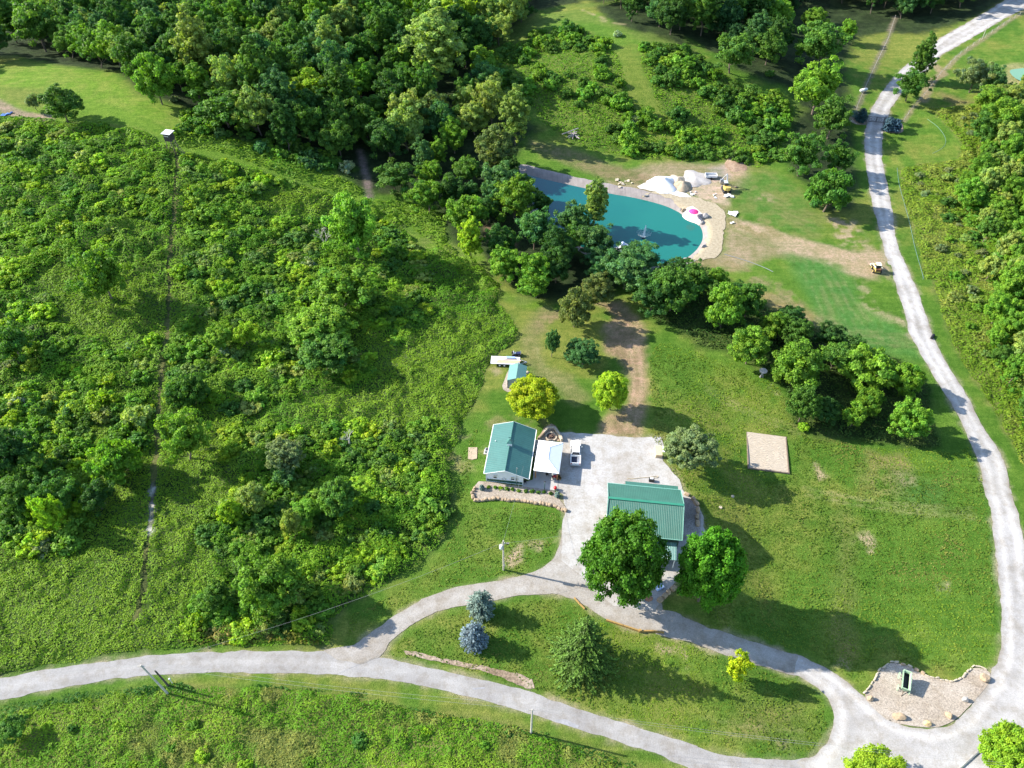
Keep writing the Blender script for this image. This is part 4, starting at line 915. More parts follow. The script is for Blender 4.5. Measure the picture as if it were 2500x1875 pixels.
brush('tall_grass', P['hillscrubA'], 9, .35, .32, (.090, .200, .014), (.130, .245, .020), 'rough growth between the bushes on the hill', 61, 2.6)
brush('tall_grass', P['hillscrubB'], 9, .35, .32, (.090, .200, .014), (.130, .245, .020), 'rough growth between the bushes on the hill flank', 71, 2.6)
brush('tall_grass', P['copse'], 9, .7, .34, (.04, .09, .018), (.09, .14, .03), 'weeds under and in front of the tree belt', 81, 2.6)
brush('brush', GP('A 1000,880 1130,660 1300,790 1900,980 2196,1100 B 0,1000 220,1140 140,1200 480,1200 720,1280 700,1400 820,1600 F 800,100 600,-30 B 480,1350 300,1290 0,1180 A 2100,1180 1700,1050 1300,900'), 10, .8, .36, (.07, .165, .015), (.125, .215, .02), 'weeds along the foot of the creek woods', 91, 2.6)
if 0: brush('tall_grass', P['fieldA'], 6, .35, .42, (.09, .155, .022), (.13, .185, .035), 'hay grass of the far upper field', 95, 3.5, 1.8, .6)
brush('vines', GP('H 0,1290 200,1250 600,1190 900,1170 1000,1150 1150,1175 1200,1215 1000,1220 600,1250 300,1300 0,1350'), 20, .5, .32, (.035, .105, .018), (.06, .14, .02), 'dark green vines edging the meadow', 96, 2)
brush('vines', GP('H 1500,1165 1900,1180 2196,1215 2196,1265 1900,1225 1500,1200 I 0,1210 400,1270 700,1330 1000,1400 1250,1440 1600,1560 1850,1640 1700,1659 1300,1510 900,1420 500,1340 100,1270'), 14, .6, .32, (.035, .105, .018), (.06, .14, .02), 'band of green vines below the power line', 97, 2)

brush('tall_grass', GP('H 1050,870 1200,830 1450,810 1700,830 1850,860 1900,910 1700,915 1400,915 1100,925'), 26, .8, .26, (.16, .17, .03), (.22, .20, .06), 'tan seeding grass along the road edge of the thicket', 98, 2, 2.0, .7)

for k_, (q_, l_) in enumerate((('I 330,1000 450,870 530,800 660,740 840,700 1110,650 1340,630 1470,660 1560,720 1660,790 1850,850 2000,865 2190,925 J 420,995 560,1045 700,1080 850,1125 950,1190 1020,1260 1050,1350 1045,1430 1000,1510 900,1590 750,1600 450,1575 200,1505 I 2190,1515 1950,1435 1700,1355 1440,1275 1230,1200 1150,1170 900,1110 670,1060 310,990', 'short mown grass of the island lawn between the two drives'),
        ('F 1920,1130 1900,700 1950,560 G 300,640 600,740 760,850 800,1000 950,1140 1400,1200 1750,1220 1880,1180 J 1970,0 2025,500 2045,900 1980,1040 1860,1050 1750,1120 1600,1090 1450,1030 1330,1020 1230,1190 1050,1060 850,975 500,860 320,800 250,600 285,230 G 280,1600 215,1480 100,1380 30,1250', 'short mown grass of the wide lawn east of the garage'),
        ('F 900,1050 780,1250 760,1500 I 750,100 710,300 570,500 340,620 110,750 70,930 280,820 560,640 850,555 1150,510 1340,400 1400,150 1370,130 1200,90 900,90 860,30', 'short mown grass of the lawn in front of the white house'))):
    brush('mown_grass', GP(q_), 9, .07, .26, (.072, .128, .016), (.115, .168, .024), l_, 120 + k_, 1.5, 1.5, .15, colC=(.16, .17, .042), inset=.5, avoid=[(np.vstack([SX, SX[:1]]), .9), (np.array([SX.mean(0), SX.mean(0) + .1]), 5.2)])

# ---------------------------------------------------------------- materials for built things
WHITE = plain('white_paint', (.78, .78, .76), .5, var=.04); SIDING = ribbed('white_siding', (.74, .75, .76), .22, .5, 0, .012, .03)
GREENW = ribbed('green_siding', (.018, .085, .065), .22, .45, 0, .012, .08)
ROOFH = ribbed('green_roof_metal', (.036, .122, .108), .45, .42, 1, .012, .13); ROOFG = ribbed('green_ribbed_roof', (.040, .135, .102), .30, .40, 0, .03, .15)
ROOFS = plain('pale_green_roof', (.11, .24, .21), .45, var=.05); GREY = plain('grey_siding', (.33, .34, .35), .6, var=.06); DARK = plain('black_trim', (.02, .02, .022), .5)
GLASS = plain('dark_glass', (.03, .035, .04), .12); STEEL = plain('galvanised_steel', (.45, .46, .47), .35, .7); CONC = plain('concrete', (.36, .35, .33), .9, var=.12, scale=.8)
CEDAR = plain('orange_stained_wood', (.42, .17, .05), .6, var=.25, scale=4); RED = plain('red_paint', (.50, .012, .015), .35, var=.06); TENT = plain('white_canvas', (.86, .86, .85), .55, var=.02)
YEL = plain('yellow_paint', (.52, .38, .10), .45, var=.12); RUB = plain('rubber', (.018, .018, .02), .85); PLANK = plain('fresh_lumber', (.62, .46, .28), .75, var=.18, scale=5)
STONE = plain('tan_stone', (.34, .25, .16), .9, var=.28, scale=1.6, bm=.05); STONEP = plain('pale_stone', (.42, .36, .27), .9, var=.2, scale=2, bm=.04); STONEG = plain('grey_stone', (.26, .25, .24), .9, var=.25, scale=2, bm=.05)
POLE = plain('weathered_pole', (.40, .37, .33), .85, var=.2, scale=2); TRUCKW = plain('white_car_paint', (.82, .82, .82), .18, var=.01); NAVY = plain('dark_bed_liner', (.02, .025, .05), .6)
PINK = plain('pink_fabric', (.80, .035, .22), .7, var=.05); WAGON = plain('faded_green_paint', (.30, .42, .28), .6, var=.2, scale=3); TIMB = plain('yellow_treated_timber', (.30, .185, .055), .75, var=.25, scale=3)
PLASTIC = plain('white_plastic', (.66, .66, .66), .5, var=.05); BLUE = plain('blue_tarp', (.06, .16, .45), .5, var=.2, scale=4); IRON = plain('black_iron', (.02, .018, .025), .45, .4)
def at(s, dz=0.0):
    p = Z(s)[0]; q = G(p[0], p[1], dz); return float(q[0]), float(q[1])
def UP(s, z): p = Z(s); return np.array([U(a, b, z) for a, b in p])
def heading(a, b): return math.atan2(b[1] - a[1], b[0] - a[0])

# ---------------------------------------------------------------- white house with green roof
c4 = [UP('h 345,972', 2.7)[0], UP('h 950,1050', 2.45)[0], UP('h 1042,385', 2.45)[0], UP('h 470,310', 2.7)[0]]
hc = sum(c4) / 4; rz = (heading(c4[0], c4[1]) + heading(c4[3], c4[2]) + heading(c4[0], c4[3]) - math.pi / 2 + heading(c4[1], c4[2]) - math.pi / 2) / 4
W_ = (np.linalg.norm(c4[1][:2] - c4[0][:2]) + np.linalg.norm(c4[2][:2] - c4[3][:2])) / 2; D_ = (np.linalg.norm(c4[3][:2] - c4[0][:2]) + np.linalg.norm(c4[2][:2] - c4[1][:2])) / 2
print('house', W_, D_, math.degrees(rz), hc)
hs = thing('house', 'white house with green metal roof, cupola and green wainscot', 'house', (hc[0], hc[1], 0), rz)
xl, xr, yf, yb = -W_ / 2, W_ / 2, -D_ / 2, D_ / 2; xm = -.25; eL, eR, rg = 2.7, 2.42, 4.15
wl, wr, wf, wb = xl + .35, xr - 1.15, yf + .45, yb - .45
def roofz(x): return eL + (rg - eL) * (x - xl) / (xm - xl) if x < xm else eR + (rg - eR) * (xr - x) / (xr - xm)
def gable(b, y0, y1, z0, top):
    prof = [(wl, z0), (wr, z0), (wr, min(top, roofz(wr) - .1)), (wl, min(top, roofz(wl) - .1))] if top < 2 else [(wl, z0), (wr, z0), (wr, roofz(wr) - .1), (xm, rg - .1), (wl, roofz(wl) - .1)]
    n = len(prof); vs = [(p[0], y0, p[1]) for p in prof] + [(p[0], y1, p[1]) for p in prof]
    b.add(vs, [tuple(range(n)), tuple(range(2 * n - 1, n - 1, -1))] + [(k, n + k, n + (k + 1) % n, (k + 1) % n) for k in range(n)])
b = MB(); gable(b, wf, wb, .0, 9); b.build('wall', SIDING, hs)
b = MB(); b.box(((wl + wr) / 2, wf - .03, .47), (wr - wl + .04, .06, .74)); b.box((wl - .03, (wf + wb) / 2, .47), (.06, wb - wf, .74)); b.box((wr + .03, (wf + wb) / 2, .47), (.06, wb - wf, .74)); b.build('wainscot', GREENW, hs)
b = MB()
b.box(((wl + wr) / 2, wf - .05, .06), (wr - wl + .14, .1, .12)); b.box(((wl + wr) / 2, wf - .05, .88), (wr - wl + .1, .08, .09))
for x in (wl - .02, wr + .02): b.box((x, wf - .05, roofz(x) / 2 - .1), (.14, .11, roofz(x) - .25))
b.build('trim', WHITE, hs)
rf = MB(); rf.slab([(xl, yf, eL), (xm, yf, rg), (xm, yb, rg), (xl, yb, eL)], .09); rf.slab([(xm, yf, rg), (xr, yf, eR), (xr, yb, eR), (xm, yb, rg)], .09)
rf = rf.build('roof', ROOFH, hs)
b = MB(); b.box((xl - .06, 0, eL - .04), (.12, D_, .13)); b.box((xr + .06, 0, eR - .04), (.12, D_, .13))
for y in (yf - .035, yb + .035):
    b.add([(xl, y - .03, eL - .12), (xm, y - .03, rg - .12), (xm, y - .03, rg + .02), (xl, y - .03, eL + .02), (xl, y + .03, eL - .12), (xm, y + .03, rg - .12), (xm, y + .03, rg + .02), (xl, y + .03, eL + .02)], [(0, 1, 2, 3), (7, 6, 5, 4), (0, 4, 5, 1), (3, 2, 6, 7)])
    b.add([(xm, y - .03, rg - .12), (xr, y - .03, eR - .12), (xr, y - .03, eR + .02), (xm, y - .03, rg + .02), (xm, y + .03, rg - .12), (xr, y + .03, eR - .12), (xr, y + .03, eR + .02), (xm, y + .03, rg + .02)], [(0, 1, 2, 3), (7, 6, 5, 4), (0, 4, 5, 1), (3, 2, 6, 7)])
b.build('gutter', WHITE, rf)
MB().cyl((xm, yf, rg + .02), (xm, yb, rg + .02), .10, n=6).build('ridge_cap', ROOFH, rf)
yc = .35; cu = MB().box((xm, yc, rg + .25), (.85, .85, .9)).build('cupola', WHITE, rf)
cr_ = MB(); cr_.add([(xm - .58, yc - .58, rg + .7), (xm + .58, yc - .58, rg + .7), (xm + .58, yc + .58, rg + .7), (xm - .58, yc + .58, rg + .7), (xm, yc, rg + 1.45)], [(3, 2, 1, 0), (0, 1, 4), (1, 2, 4), (2, 3, 4), (3, 0, 4)]); cr_.cyl((xm, yc, rg + 1.4), (xm, yc, rg + 2.1), .03); cr_.box((xm, yc, rg + 1.95), (.5, .03, .12)); cr_.build('cupola_roof', ROOFH, rf)
for x in (wl + 1.65, wr - 1.9):
    wn = MB().box((x, wf - .04, 1.62), (.62, .05, .92)).build('window', GLASS, hs)
    b = MB()
    for dx, dz_, sx_, sz_ in ((-.34, 0, .09, 1.05), (.34, 0, .09, 1.05), (0, .5, .76, .09), (0, -.5, .76, .09), (0, .0, .6, .05)): b.box((x + dx, wf - .07, 1.62 + dz_), (sx_, .09, sz_))
    b.build('window_frame', WHITE, wn)
    MB().box((x, wf - .078, 1.86), (.58, .03, .4)).build('blind', plain('cream_blind', (.42, .40, .33), .7), wn)
wm_ = MB(); [wm_.cyl(((wl + wr) / 2 - .1 + .3 * math.cos(a), wf - .06, 1.15 + .3 * math.sin(a)), ((wl + wr) / 2 - .1 + .3 * math.cos(a + .53), wf - .06, 1.15 + .3 * math.sin(a + .53)), .04, n=5) for a in [k * .5236 for k in range(12)]]; wm_.build('wreath', STEEL, hs)
b = MB(); b.cyl((wr - 1.15, wf - .14, .1), (wr - 1.15, wf - .14, 5.0), .045, n=6); b.cyl((wr - 1.15, wf - .14, 5.0), (wr - .95, wf - .14, 4.8), .07, n=6); b.box((wr - 1.15, wf - .15, 1.5), (.28, .16, .4)); b.build('service_mast', STEEL, hs)
MB().cyl((xl + 1.0, yf + 7.6, roofz(xl + 1.0) - .1), (xl + 1.0, yf + 7.6, roofz(xl + 1.0) + .35), .07, n=8).build('vent_pipe', WHITE, rf)
MB().box((wr + .06, wf + 1.6, 1.1), (.06, 1.0, 2.05)).build('door', WHITE, hs)
x, y = at('h 385,660', .5); o = thing('air_conditioner', 'grey outdoor cooling unit against the left wall of the white house', 'air conditioner', (x, y, ground(x, y)), rz)
MB().box((0, 0, .42), (.8, .8, .75)).build('casing', GREY, o, bevel=.03); MB().cyl((0, 0, .8), (0, 0, .83), .32, n=14).build('fan_grille', DARK, o); MB().box((0, 0, .03), (1.3, 1.3, .1)).build('pad', CONC, o)
pl = GP('h 130,625 250,625 245,775 180,790 125,780'); cx_, cy_ = pl.mean(0)
MBp = MB().prism([(a - cx_, b_ - cy_) for a, b_ in pl], -.08, .12).build('concrete_slab', plain('tan_slab', (.34, .27, .19), .9, var=.2), None); MBp.location = (cx_, cy_, ground(cx_, cy_)); tag(MBp, 'bare tan concrete slab in the grass left of the white house', 'slab')
# patio
pt = GP('h 1035,520 1070,520 1340,560 1380,560 1340,960 1335,1205 1290,1203 860,1152 850,1100 1000,1060'); cx_, cy_ = pt.mean(0)
o = MB().prism([(a - cx_, b_ - cy_) for a, b_ in pt], -.1, .11).build('patio', CONC, None); o.location = (cx_, cy_, 0); o['kind'] = 'structure'; o['label'] = 'grey concrete patio beside the white house'

# canopy
cz = 2.55; k4 = [UP('h 1015,938', cz)[0], UP('h 1360,972', cz)[0], UP('h 1408,562', cz)[0], UP('h 1075,517', cz)[0]]
kc = sum(k4) / 4; ra = (heading(k4[0], k4[1]) + heading(k4[3], k4[2])) / 2; kw = (np.linalg.norm(k4[1] - k4[0]) + np.linalg.norm(k4[2] - k4[3])) / 4; kd = (np.linalg.norm(k4[3] - k4[0]) + np.linalg.norm(k4[2] - k4[1])) / 4
cn = thing('canopy', 'white hip roofed canopy on orange posts over the patio', 'canopy', (kc[0], kc[1], .11), ra)
ct = cz - .11; rt = ct + 1.05; ry_ = kd * .38
b = MB(); e = [(-kw, -kd, ct), (kw, -kd, ct), (kw, kd, ct), (-kw, kd, ct), (0, -ry_, rt), (0, ry_, rt)]
b.add(e + [(p_[0], p_[1], p_[2] - .07) for p_ in e], [(0, 1, 4), (1, 2, 5, 4), (2, 3, 5), (3, 0, 4, 5), (10, 7, 6), (10, 11, 8, 7), (11, 9, 8), (11, 10, 6, 9), (0, 6, 7, 1), (1, 7, 8, 2), (2, 8, 9, 3), (3, 9, 6, 0)]); b.build('canopy_roof', TENT, cn)
b = MB(); [b.cyl(e[i], e[j], .035, n=5) for i, j in ((0, 4), (1, 4), (2, 5), (3, 5), (4, 5))]; b.build('ridge_strip', plain('seam', (.62, .62, .62), .6), cn)
for sx in (-1, 1):
    for sy in (-1, 1): MB().box((sx * (kw - .35), sy * (kd - .35), ct / 2 - .02), (.16, .16, ct - .05)).build('post', CEDAR, cn)
b = MB()
for sy in (-1, 1): b.box((0, sy * (kd - .35), ct - .2), (2 * kw - .7, .1, .2))
b.build('beam', CEDAR, cn)
# furniture on the patio
def chair(x, y, rz_, mat, label, z0=.11):
    o = thing('patio_chair', label, 'chair', (x, y, z0), rz_)
    MB().box((0, 0, .42), (.5, .5, .06)).build('seat', mat, o); MB().box((0, .25, .72), (.5, .05, .55), tilt=('X', -.2)).build('backrest', mat, o)
    for sx in (-.22, .22):
        for sy in (-.22, .22): MB().cyl((sx, sy, 0), (sx, sy, .42), .022, n=5).build('leg', mat, o)
for s_, rz_, m_, l_ in (('k 1200,600', .3, DARK, 'black patio chair at the front edge of the canopy'), ('h 1385,690', 0, DARK, '')):
    if l_: x, y = at(s_, .5); chair(x, y, rz_, m_, l_)
x, y = at('k 1475,615', .3); chair(x, y, -.8, WHITE, 'white patio chair under the front right corner of the canopy')
x, y = at('k 1480,735', .4); o = thing('grill', 'dark red barbecue grill beside the right canopy post', 'grill', (x, y, .11), .1)
MB().ball((0, 0, .8), (.38, .3, .28)).build('lid', plain('dark_red_enamel', (.28, .01, .015), .3), o, True); MB().box((0, 0, .62), (1.0, .5, .08)).build('shelf', DARK, o)
for sx in (-.35, .35): MB().box((sx, 0, .3), (.06, .45, .6)).build('leg', DARK, o)
for s_, m_, l_ in (('k 1650,715', STONEP, 'pale planter at the right edge of the patio'), ('k 1690,790', STONE, 'tan planter just below the pale one')):
    x, y = at(s_, .25); o = thing('planter', l_, 'planter', (x, y, ground(x, y) + .08)); MB().cyl((0, 0, 0), (0, 0, .42), .2, .3, 12).build('pot', m_, o)
    q = bpy.data.objects.new('plant', SH[1]); C.objects.link(q); q.parent = o; q.location = (0, 0, .5); q.scale = (.28, .28, .28); q.color = (.2, .12, .04, 1)
x, y = at('k 1510,1150', .35); o = thing('red_ball', 'shiny red ball in a pot at the patio corner', 'ornament', (x, y, .11))
MB().cyl((0, 0, 0), (0, 0, .28), .2, .28, 14).build('pot', STONEP, o); MB().ball((0, 0, .5), .34, 16, 10).build('ball', RED, o, True)
x, y = at('h 1157,1188'); o = thing('lamp_post', 'short green lamp post with white lantern in the house bed', 'lamp post', (x, y, ground(x, y)))
MB().cyl((0, 0, 0), (0, 0, 2.0), .07, .055, 8).build('post', plain('dark_green_paint', (.03, .10, .08), .5), o); ln_ = MB().taper((0, 0), (.16, .16), (.26, .26), 2.0, 2.3).build('lantern', PLASTIC, o); MB().taper((0, 0), (.32, .32), (.04, .04), 2.3, 2.45).build('lantern_cap', DARK, ln_)
x, y = at('k 350,900', .3); chair(x, y, 1.5, DARK, 'dark chair against the right wall of the white house')
# fire pit
fp = GP('q 195,755 380,545 520,395 745,395 860,560 960,720 985,800'); cx_, cy_ = fp.mean(0); o = thing('fire_pit', 'sunken fire pit with angular flat topped stone wall behind the canopy', 'fire pit', (cx_, cy_, 0))
for k in range(len(fp) - 1):
    a, b_ = fp[k] - (cx_, cy_), fp[k + 1] - (cx_, cy_); m_ = (a + b_) / 2; MB().box((m_[0], m_[1], .3), (np.linalg.norm(b_ - a) + .12, .42, .95 + .01 * k), math.atan2(*(b_ - a)[::-1])).build('wall_stone', STONEP if k else STONE, o, bevel=.05)
ringc = GP('q 630,650')[0] - (cx_, cy_); b = MB()
for k in range(14): a = k * 2 * math.pi / 14; b.box((ringc[0] + 1.05 * math.cos(a), ringc[1] + 1.05 * math.sin(a), .15), (.44, .26, .3), a + math.pi / 2)
b.build('ring', STONEP, o, bevel=.03); MB().cyl((ringc[0], ringc[1], .02), (ringc[0], ringc[1], .12), .95, n=20).build('ash', plain('ash', (.06, .045, .04), .95, var=.4, scale=4), o)
b = MB(); [b.cyl((ringc[0] + math.cos(a) * .5, ringc[1] + math.sin(a) * .5, .16), (ringc[0] - math.cos(a + .4) * .4, ringc[1] - math.sin(a + .4) * .4, .3), .08, n=6) for a in (.2, 1.1, 2.3, 3.9)]; b.build('log', plain('charred_log', (.12, .07, .05), .9, var=.4, scale=5), o)
PITP = GP('q 195,740 400,330 640,200 800,280 960,540 1000,800 900,800 200,760'); sheet('riprap_strip', pfield(PITP, .1), bb(PITP), m_rip, .065, .25, 'rubble around the stone fire pit')
PF = GP('q 250,760 480,500 560,440 720,440 900,780'); sheet('fire_pit_floor', pfield(PF, .02), bb(PF), plain('pit_sand', (.36, .27, .19), .95, var=.15), .09, .2, 'tan floor of the fire pit')

# ---------------------------------------------------------------- garage
gz = rad(-7); gr = thing('garage', 'large green ribbed metal roofed garage with lean-tos front and back', 'garage', (22.9, 80.2, 0), gz)
GL, GD, he, hr_ = 12.9, 10.5, 5.0, 7.75
b = MB(); x0, x1, y0, y1 = -GL / 2 + .4, GL / 2 - .4, -GD / 2 + .5, GD / 2 - .5
prof = [(y0, -2.5), (y1, -2.5), (y1, he + .1), (0, hr_ - .15), (y0, he + .1)]; b.sidex(prof, x0, x1); b.build('wall', plain('dark_green_wall', (.025, .07, .06), .6, var=.1), gr)
gf = MB(); gf.slab([(-GL / 2, -GD / 2, he), (GL / 2, -GD / 2, he), (GL / 2, 0, hr_), (-GL / 2, 0, hr_)], .12); gf.slab([(-GL / 2, 0, hr_), (GL / 2, 0, hr_), (GL / 2, GD / 2, he), (-GL / 2, GD / 2, he)], .12)
gf = gf.build('roof', ROOFG, gr)
b = MB(); b.box((0, 0, hr_ + .03), (GL + .04, .45, .07)); b.build('ridge_cap', plain('green_ridge', (.03, .19, .12), .45), gf)
b = MB()
for sx in (-1, 1):
    for sy in (-1, 1):
        b.add([(sx * GL / 2 - .04, sy * GD / 2, he - .13), (sx * GL / 2 + .05, sy * GD / 2, he - .13), (sx * GL / 2 + .05, sy * .23, hr_ + .0), (sx * GL / 2 - .04, sy * .23, hr_ + .0), (sx * GL / 2 - .04, sy * GD / 2, he + .04), (sx * GL / 2 + .05, sy * GD / 2, he + .04), (sx * GL / 2 + .05, sy * .23, hr_ + .08), (sx * GL / 2 - .04, sy * .23, hr_ + .08)], [(0, 1, 2, 3), (4, 7, 6, 5), (0, 4, 5, 1), (1, 5, 6, 2), (3, 2, 6, 7), (0, 3, 7, 4)])
b.box((0, GD / 2 + .04, he - .03), (GL, .09, .12)); b.box((0, -GD / 2 - .04, he - .03), (GL, .09, .12)); b.build('trim', plain('pale_green_trim', (.20, .42, .34), .45), gf)
MB().slab([(-GL / 2 + 3.3, GD / 2 - .4, 3.5), (GL / 2 - .1, GD / 2 - .4, 3.5), (GL / 2 - .1, GD / 2 + 2.6, 2.75), (-GL / 2 + 3.3, GD / 2 + 2.6, 2.75)], .1).build('rear_porch_roof', ROOFG, gr)
for x in (-GL / 2 + 3.5, 0, 3, GL / 2 - .3): MB().box((x, GD / 2 + 2.4, 1.37), (.14, .14, 2.7)).build('post', WHITE, gr)
MB().slab([(-GL / 2 + .6, -GD / 2 - 2.6, 2.75), (GL / 2 - .75, -GD / 2 - 2.6, 2.75), (GL / 2 - .75, -GD / 2 + .3, 3.65), (-GL / 2 + .6, -GD / 2 + .3, 3.65)], .1).build('front_porch_roof', ribbed('pale_ribbed_roof', (.10, .22, .20), .3, .4, 0, .03), gr)
for x in (-GL / 2 + .8, -2, 2, GL / 2 - 1): MB().box((x, -GD / 2 - 2.4, 1.3), (.14, .14, 2.75)).build('post', WHITE, gr)
for x in (-3.2, .4): MB().box((x, -GD / 2 + .45, 1.3), (2.7, .1, 2.5)).build('garage_door', WHITE, gr)
MB().box((-GL / 2 + .36, 1.5, 1.1), (.1, 1.0, 2.1)).build('door', WHITE, gr)

# ---------------------------------------------------------------- shed
s4 = [UP('s 695,857', 2.3)[0], UP('s 745,560', 2.3)[0], UP('s 1082,592', 2.3)[0]]
ax_ = s4[1] - s4[0]; sD = float(np.linalg.norm(ax_[:2])); sz_ = math.atan2(ax_[1], ax_[0]) - math.pi / 2; sW = float(np.linalg.norm((s4[2] - s4[1])[:2])); print('shed', sD, sW, math.degrees(sz_))
mid = (s4[0] + s4[1]) / 2 + np.array([math.cos(sz_), math.sin(sz_), 0]) * sW / 2
sh = thing('shed', 'small shed with pale green roof and grey end wall behind the yellow-green maple', 'shed', (mid[0], mid[1], 0), sz_)
hw2, hd2 = sW / 2, sD / 2; b = MB(); n_ = [(-hw2 + .12, 0), (hw2 - .12, 0), (hw2 - .12, 2.3), (0, 3.0), (-hw2 + .12, 2.3)]
b.add([(p_[0], -hd2 + .06, p_[1]) for p_ in n_] + [(p_[0], hd2 - .06, p_[1]) for p_ in n_], [(0, 1, 2, 3, 4), (9, 8, 7, 6, 5)] + [(k, 5 + k, 5 + (k + 1) % 5, (k + 1) % 5) for k in range(5)]); b.build('wall', GREY, sh)
MB().slab([(-hw2, -hd2, 2.32), (0, -hd2, 3.1), (0, hd2, 3.1), (-hw2, hd2, 2.32)], .06).slab([(0, -hd2, 3.1), (hw2, -hd2, 2.32), (hw2, hd2, 2.32), (0, hd2, 3.1)], .06).build('roof', ROOFS, sh)
b = MB(); b.box((-hw2 + .1, -hd2 + .02, 1.15), (.1, .08, 2.3)); b.box((0, -hd2 + .02, .06), (2 * hw2 - .2, .08, .12)); b.build('trim', DARK, sh)
x, y = at('s 1090,720'); o = MB().ball((0, 0, .2), (.45, .35, .4), 8, 5, -.5).build('boulder', STONEP, None); o.location = (x, y, ground(x, y)); tag(o, 'pale stone at the right side of the small shed', 'boulder')

# ---------------------------------------------------------------- flatbed trailer with lumber, utility vehicle
A_ = UP('t 310,660', .9)[0]; B_ = UP('t 1620,720', .9)[0]; C_ = UP('t 1655,420', .9)[0]; tz = heading(A_, B_); tl = float(np.linalg.norm((B_ - A_)[:2])); tw = 2.3; tc_ = (A_ + C_) / 2
print('trailer', tl, tw)
tr = thing('flatbed_trailer', 'long white flatbed trailer loaded with boards behind the shed', 'trailer', (tc_[0], tc_[1], ground(tc_[0], tc_[1])), tz)
MB().box((tl * .07, 0, .82), (tl * .86, tw, .14)).build('deck', plain('white_deck', (.78, .78, .80), .5, var=.06), tr); MB().box((-tl * .43, 0, .80), (tl * .125, tw, .12), tilt=('Y', .08)).build('ramp', WHITE, tr)
MB().box((0, 0, .66), (tl * .9, 1.2, .16)).build('chassis', DARK, tr); b = MB(); b.cyl((tl / 2, -.7, .65), (tl / 2 + 1.6, 0, .6), .07, n=6); b.cyl((tl / 2, .7, .65), (tl / 2 + 1.6, 0, .6), .07, n=6); b.cyl((tl / 2 + 1.3, 0, 0), (tl / 2 + 1.3, 0, .9), .05); b.build('drawbar', STEEL, tr)
for sx in (-1.1, -.1):
    for sy in (-1, 1):
        wh = MB().cyl((sx, sy * (tw / 2 - .22), .36), (sx, sy * (tw / 2 + .02), .36), .36, n=16).build('wheel', RUB, tr); MB().cyl((sx, sy * (tw / 2 - .1), .36), (sx, sy * (tw / 2 + .04), .36), .2, n=12).build('rim', WHITE, wh)
for i_, (y_, l_, w2, m_) in enumerate(((-.75, 4.6, .26, PLANK), (-.42, 5.0, .22, PLANK), (-.08, 5.0, .24, plain('pinkish_board', (.62, .44, .36), .7, var=.15)), (.22, 3.0, .10, GREY), (.28, 2.5, .12, PLANK))):
    o = MB().box((0, 0, 0), (l_, w2, .12)).build('lumber_boards', m_, None); v_ = Matrix.Rotation(tz, 3, 'Z') @ Vector((.6 + .25 * i_ - .2, y_, 0)); o.location = (tc_[0] + v_.x, tc_[1] + v_.y, ground(tc_[0], tc_[1]) + .955); o.rotation_euler = (0, 0, tz + .03 - .012 * i_)
    tag(o, ('boards nearest the wheels on the white trailer', 'second bundle of boards on the white trailer', 'pinkish boards in the middle of the white trailer', 'thin grey beam on the white trailer', 'short strip of timber beside the grey beam on the trailer')[i_], 'boards')
o = MB().box((0, 0, .14), (1.9, .5, .28)).build('tool_box', plain('pale_blue_plastic', (.30, .42, .72), .5), None, bevel=.04); v_ = Matrix.Rotation(tz, 3, 'Z') @ Vector((1.1, .75, 0)); o.location = (tc_[0] + v_.x, tc_[1] + v_.y, ground(tc_[0], tc_[1]) + .9); o.rotation_euler = (0, 0, tz); tag(o, 'long pale blue box at the far edge of the trailer', 'box')
x, y = at('t 1490,240', .6); uv = thing('utility_vehicle', 'dark lawn tractor with white seat parked beyond the trailer', 'lawn tractor', (x, y, ground(x, y)), rad(2))
MB().box((.45, 0, .62), (.9, .75, .5)).build('hood', plain('navy_paint', (.03, .035, .09), .3), uv, bevel=.08); MB().box((-.4, 0, .45), (1.0, 1.0, .22)).build('mower_deck', DARK, uv, bevel=.05); MB().box((-.35, 0, .75), (.5, .5, .12)).build('seat', PLASTIC, uv, bevel=.04); MB().box((-.6, 0, 1.0), (.1, .5, .45)).build('seat_back', PLASTIC, uv, bevel=.03)
MB().cyl((.05, 0, .8), (-.05, 0, 1.1), .03).build('steering_column', DARK, uv)
for sx, r_ in ((.6, .28), (-.65, .4)):
    for sy in (-.52, .52): MB().cyl((sx, sy - .12, r_), (sx, sy + .12, r_), r_, n=14).build('wheel', RUB, uv)
b = MB(); b.box((.95, 0, 1.0), (.06, .9, .06)); [b.cyl((.9, s_ * .45, .5), (.95, s_ * .45, 1.0), .04) for s_ in (-1, 1)]; b.build('front_guard', STEEL, uv)

# ---------------------------------------------------------------- pickup truck
fr_ = UP('h 1582,545', .9)[0]; bk_ = UP('h 1577,840', .8)[0]; tzk = heading(bk_, fr_) - math.pi / 2; tm = (fr_ + bk_) / 2; print('truck len', np.linalg.norm(fr_ - bk_))
tk = thing('pickup_truck', 'white crew cab pickup truck parked in the yard with its bed open', 'pickup truck', (tm[0], tm[1], ground(tm[0], tm[1]) + .07), tzk)
b = MB(); b.sidex([(-2.85, .45), (2.75, .45), (2.95, .6), (2.98, .95), (2.75, 1.12), (1.35, 1.22), (-.95, 1.22), (-.95, .72), (-2.8, .72), (-2.88, .7)], -.98, .98); b.build('body', TRUCKW, tk, bevel=.07)
cb = MB(); v8 = [(-.9, -.95, 1.2), (.9, -.95, 1.2), (.9, 1.55, 1.2), (-.9, 1.55, 1.2), (-.72, -.72, 1.86), (.72, -.72, 1.86), (.72, .75, 1.88), (-.72, .75, 1.88)]
cb.add(v8, [(0, 1, 5, 4), (1, 2, 6, 5), (2, 3, 7, 6), (3, 0, 4, 7), (4, 5, 6, 7), (3, 2, 1, 0)]); cab = cb.build('cab', TRUCKW, tk, bevel=.06)
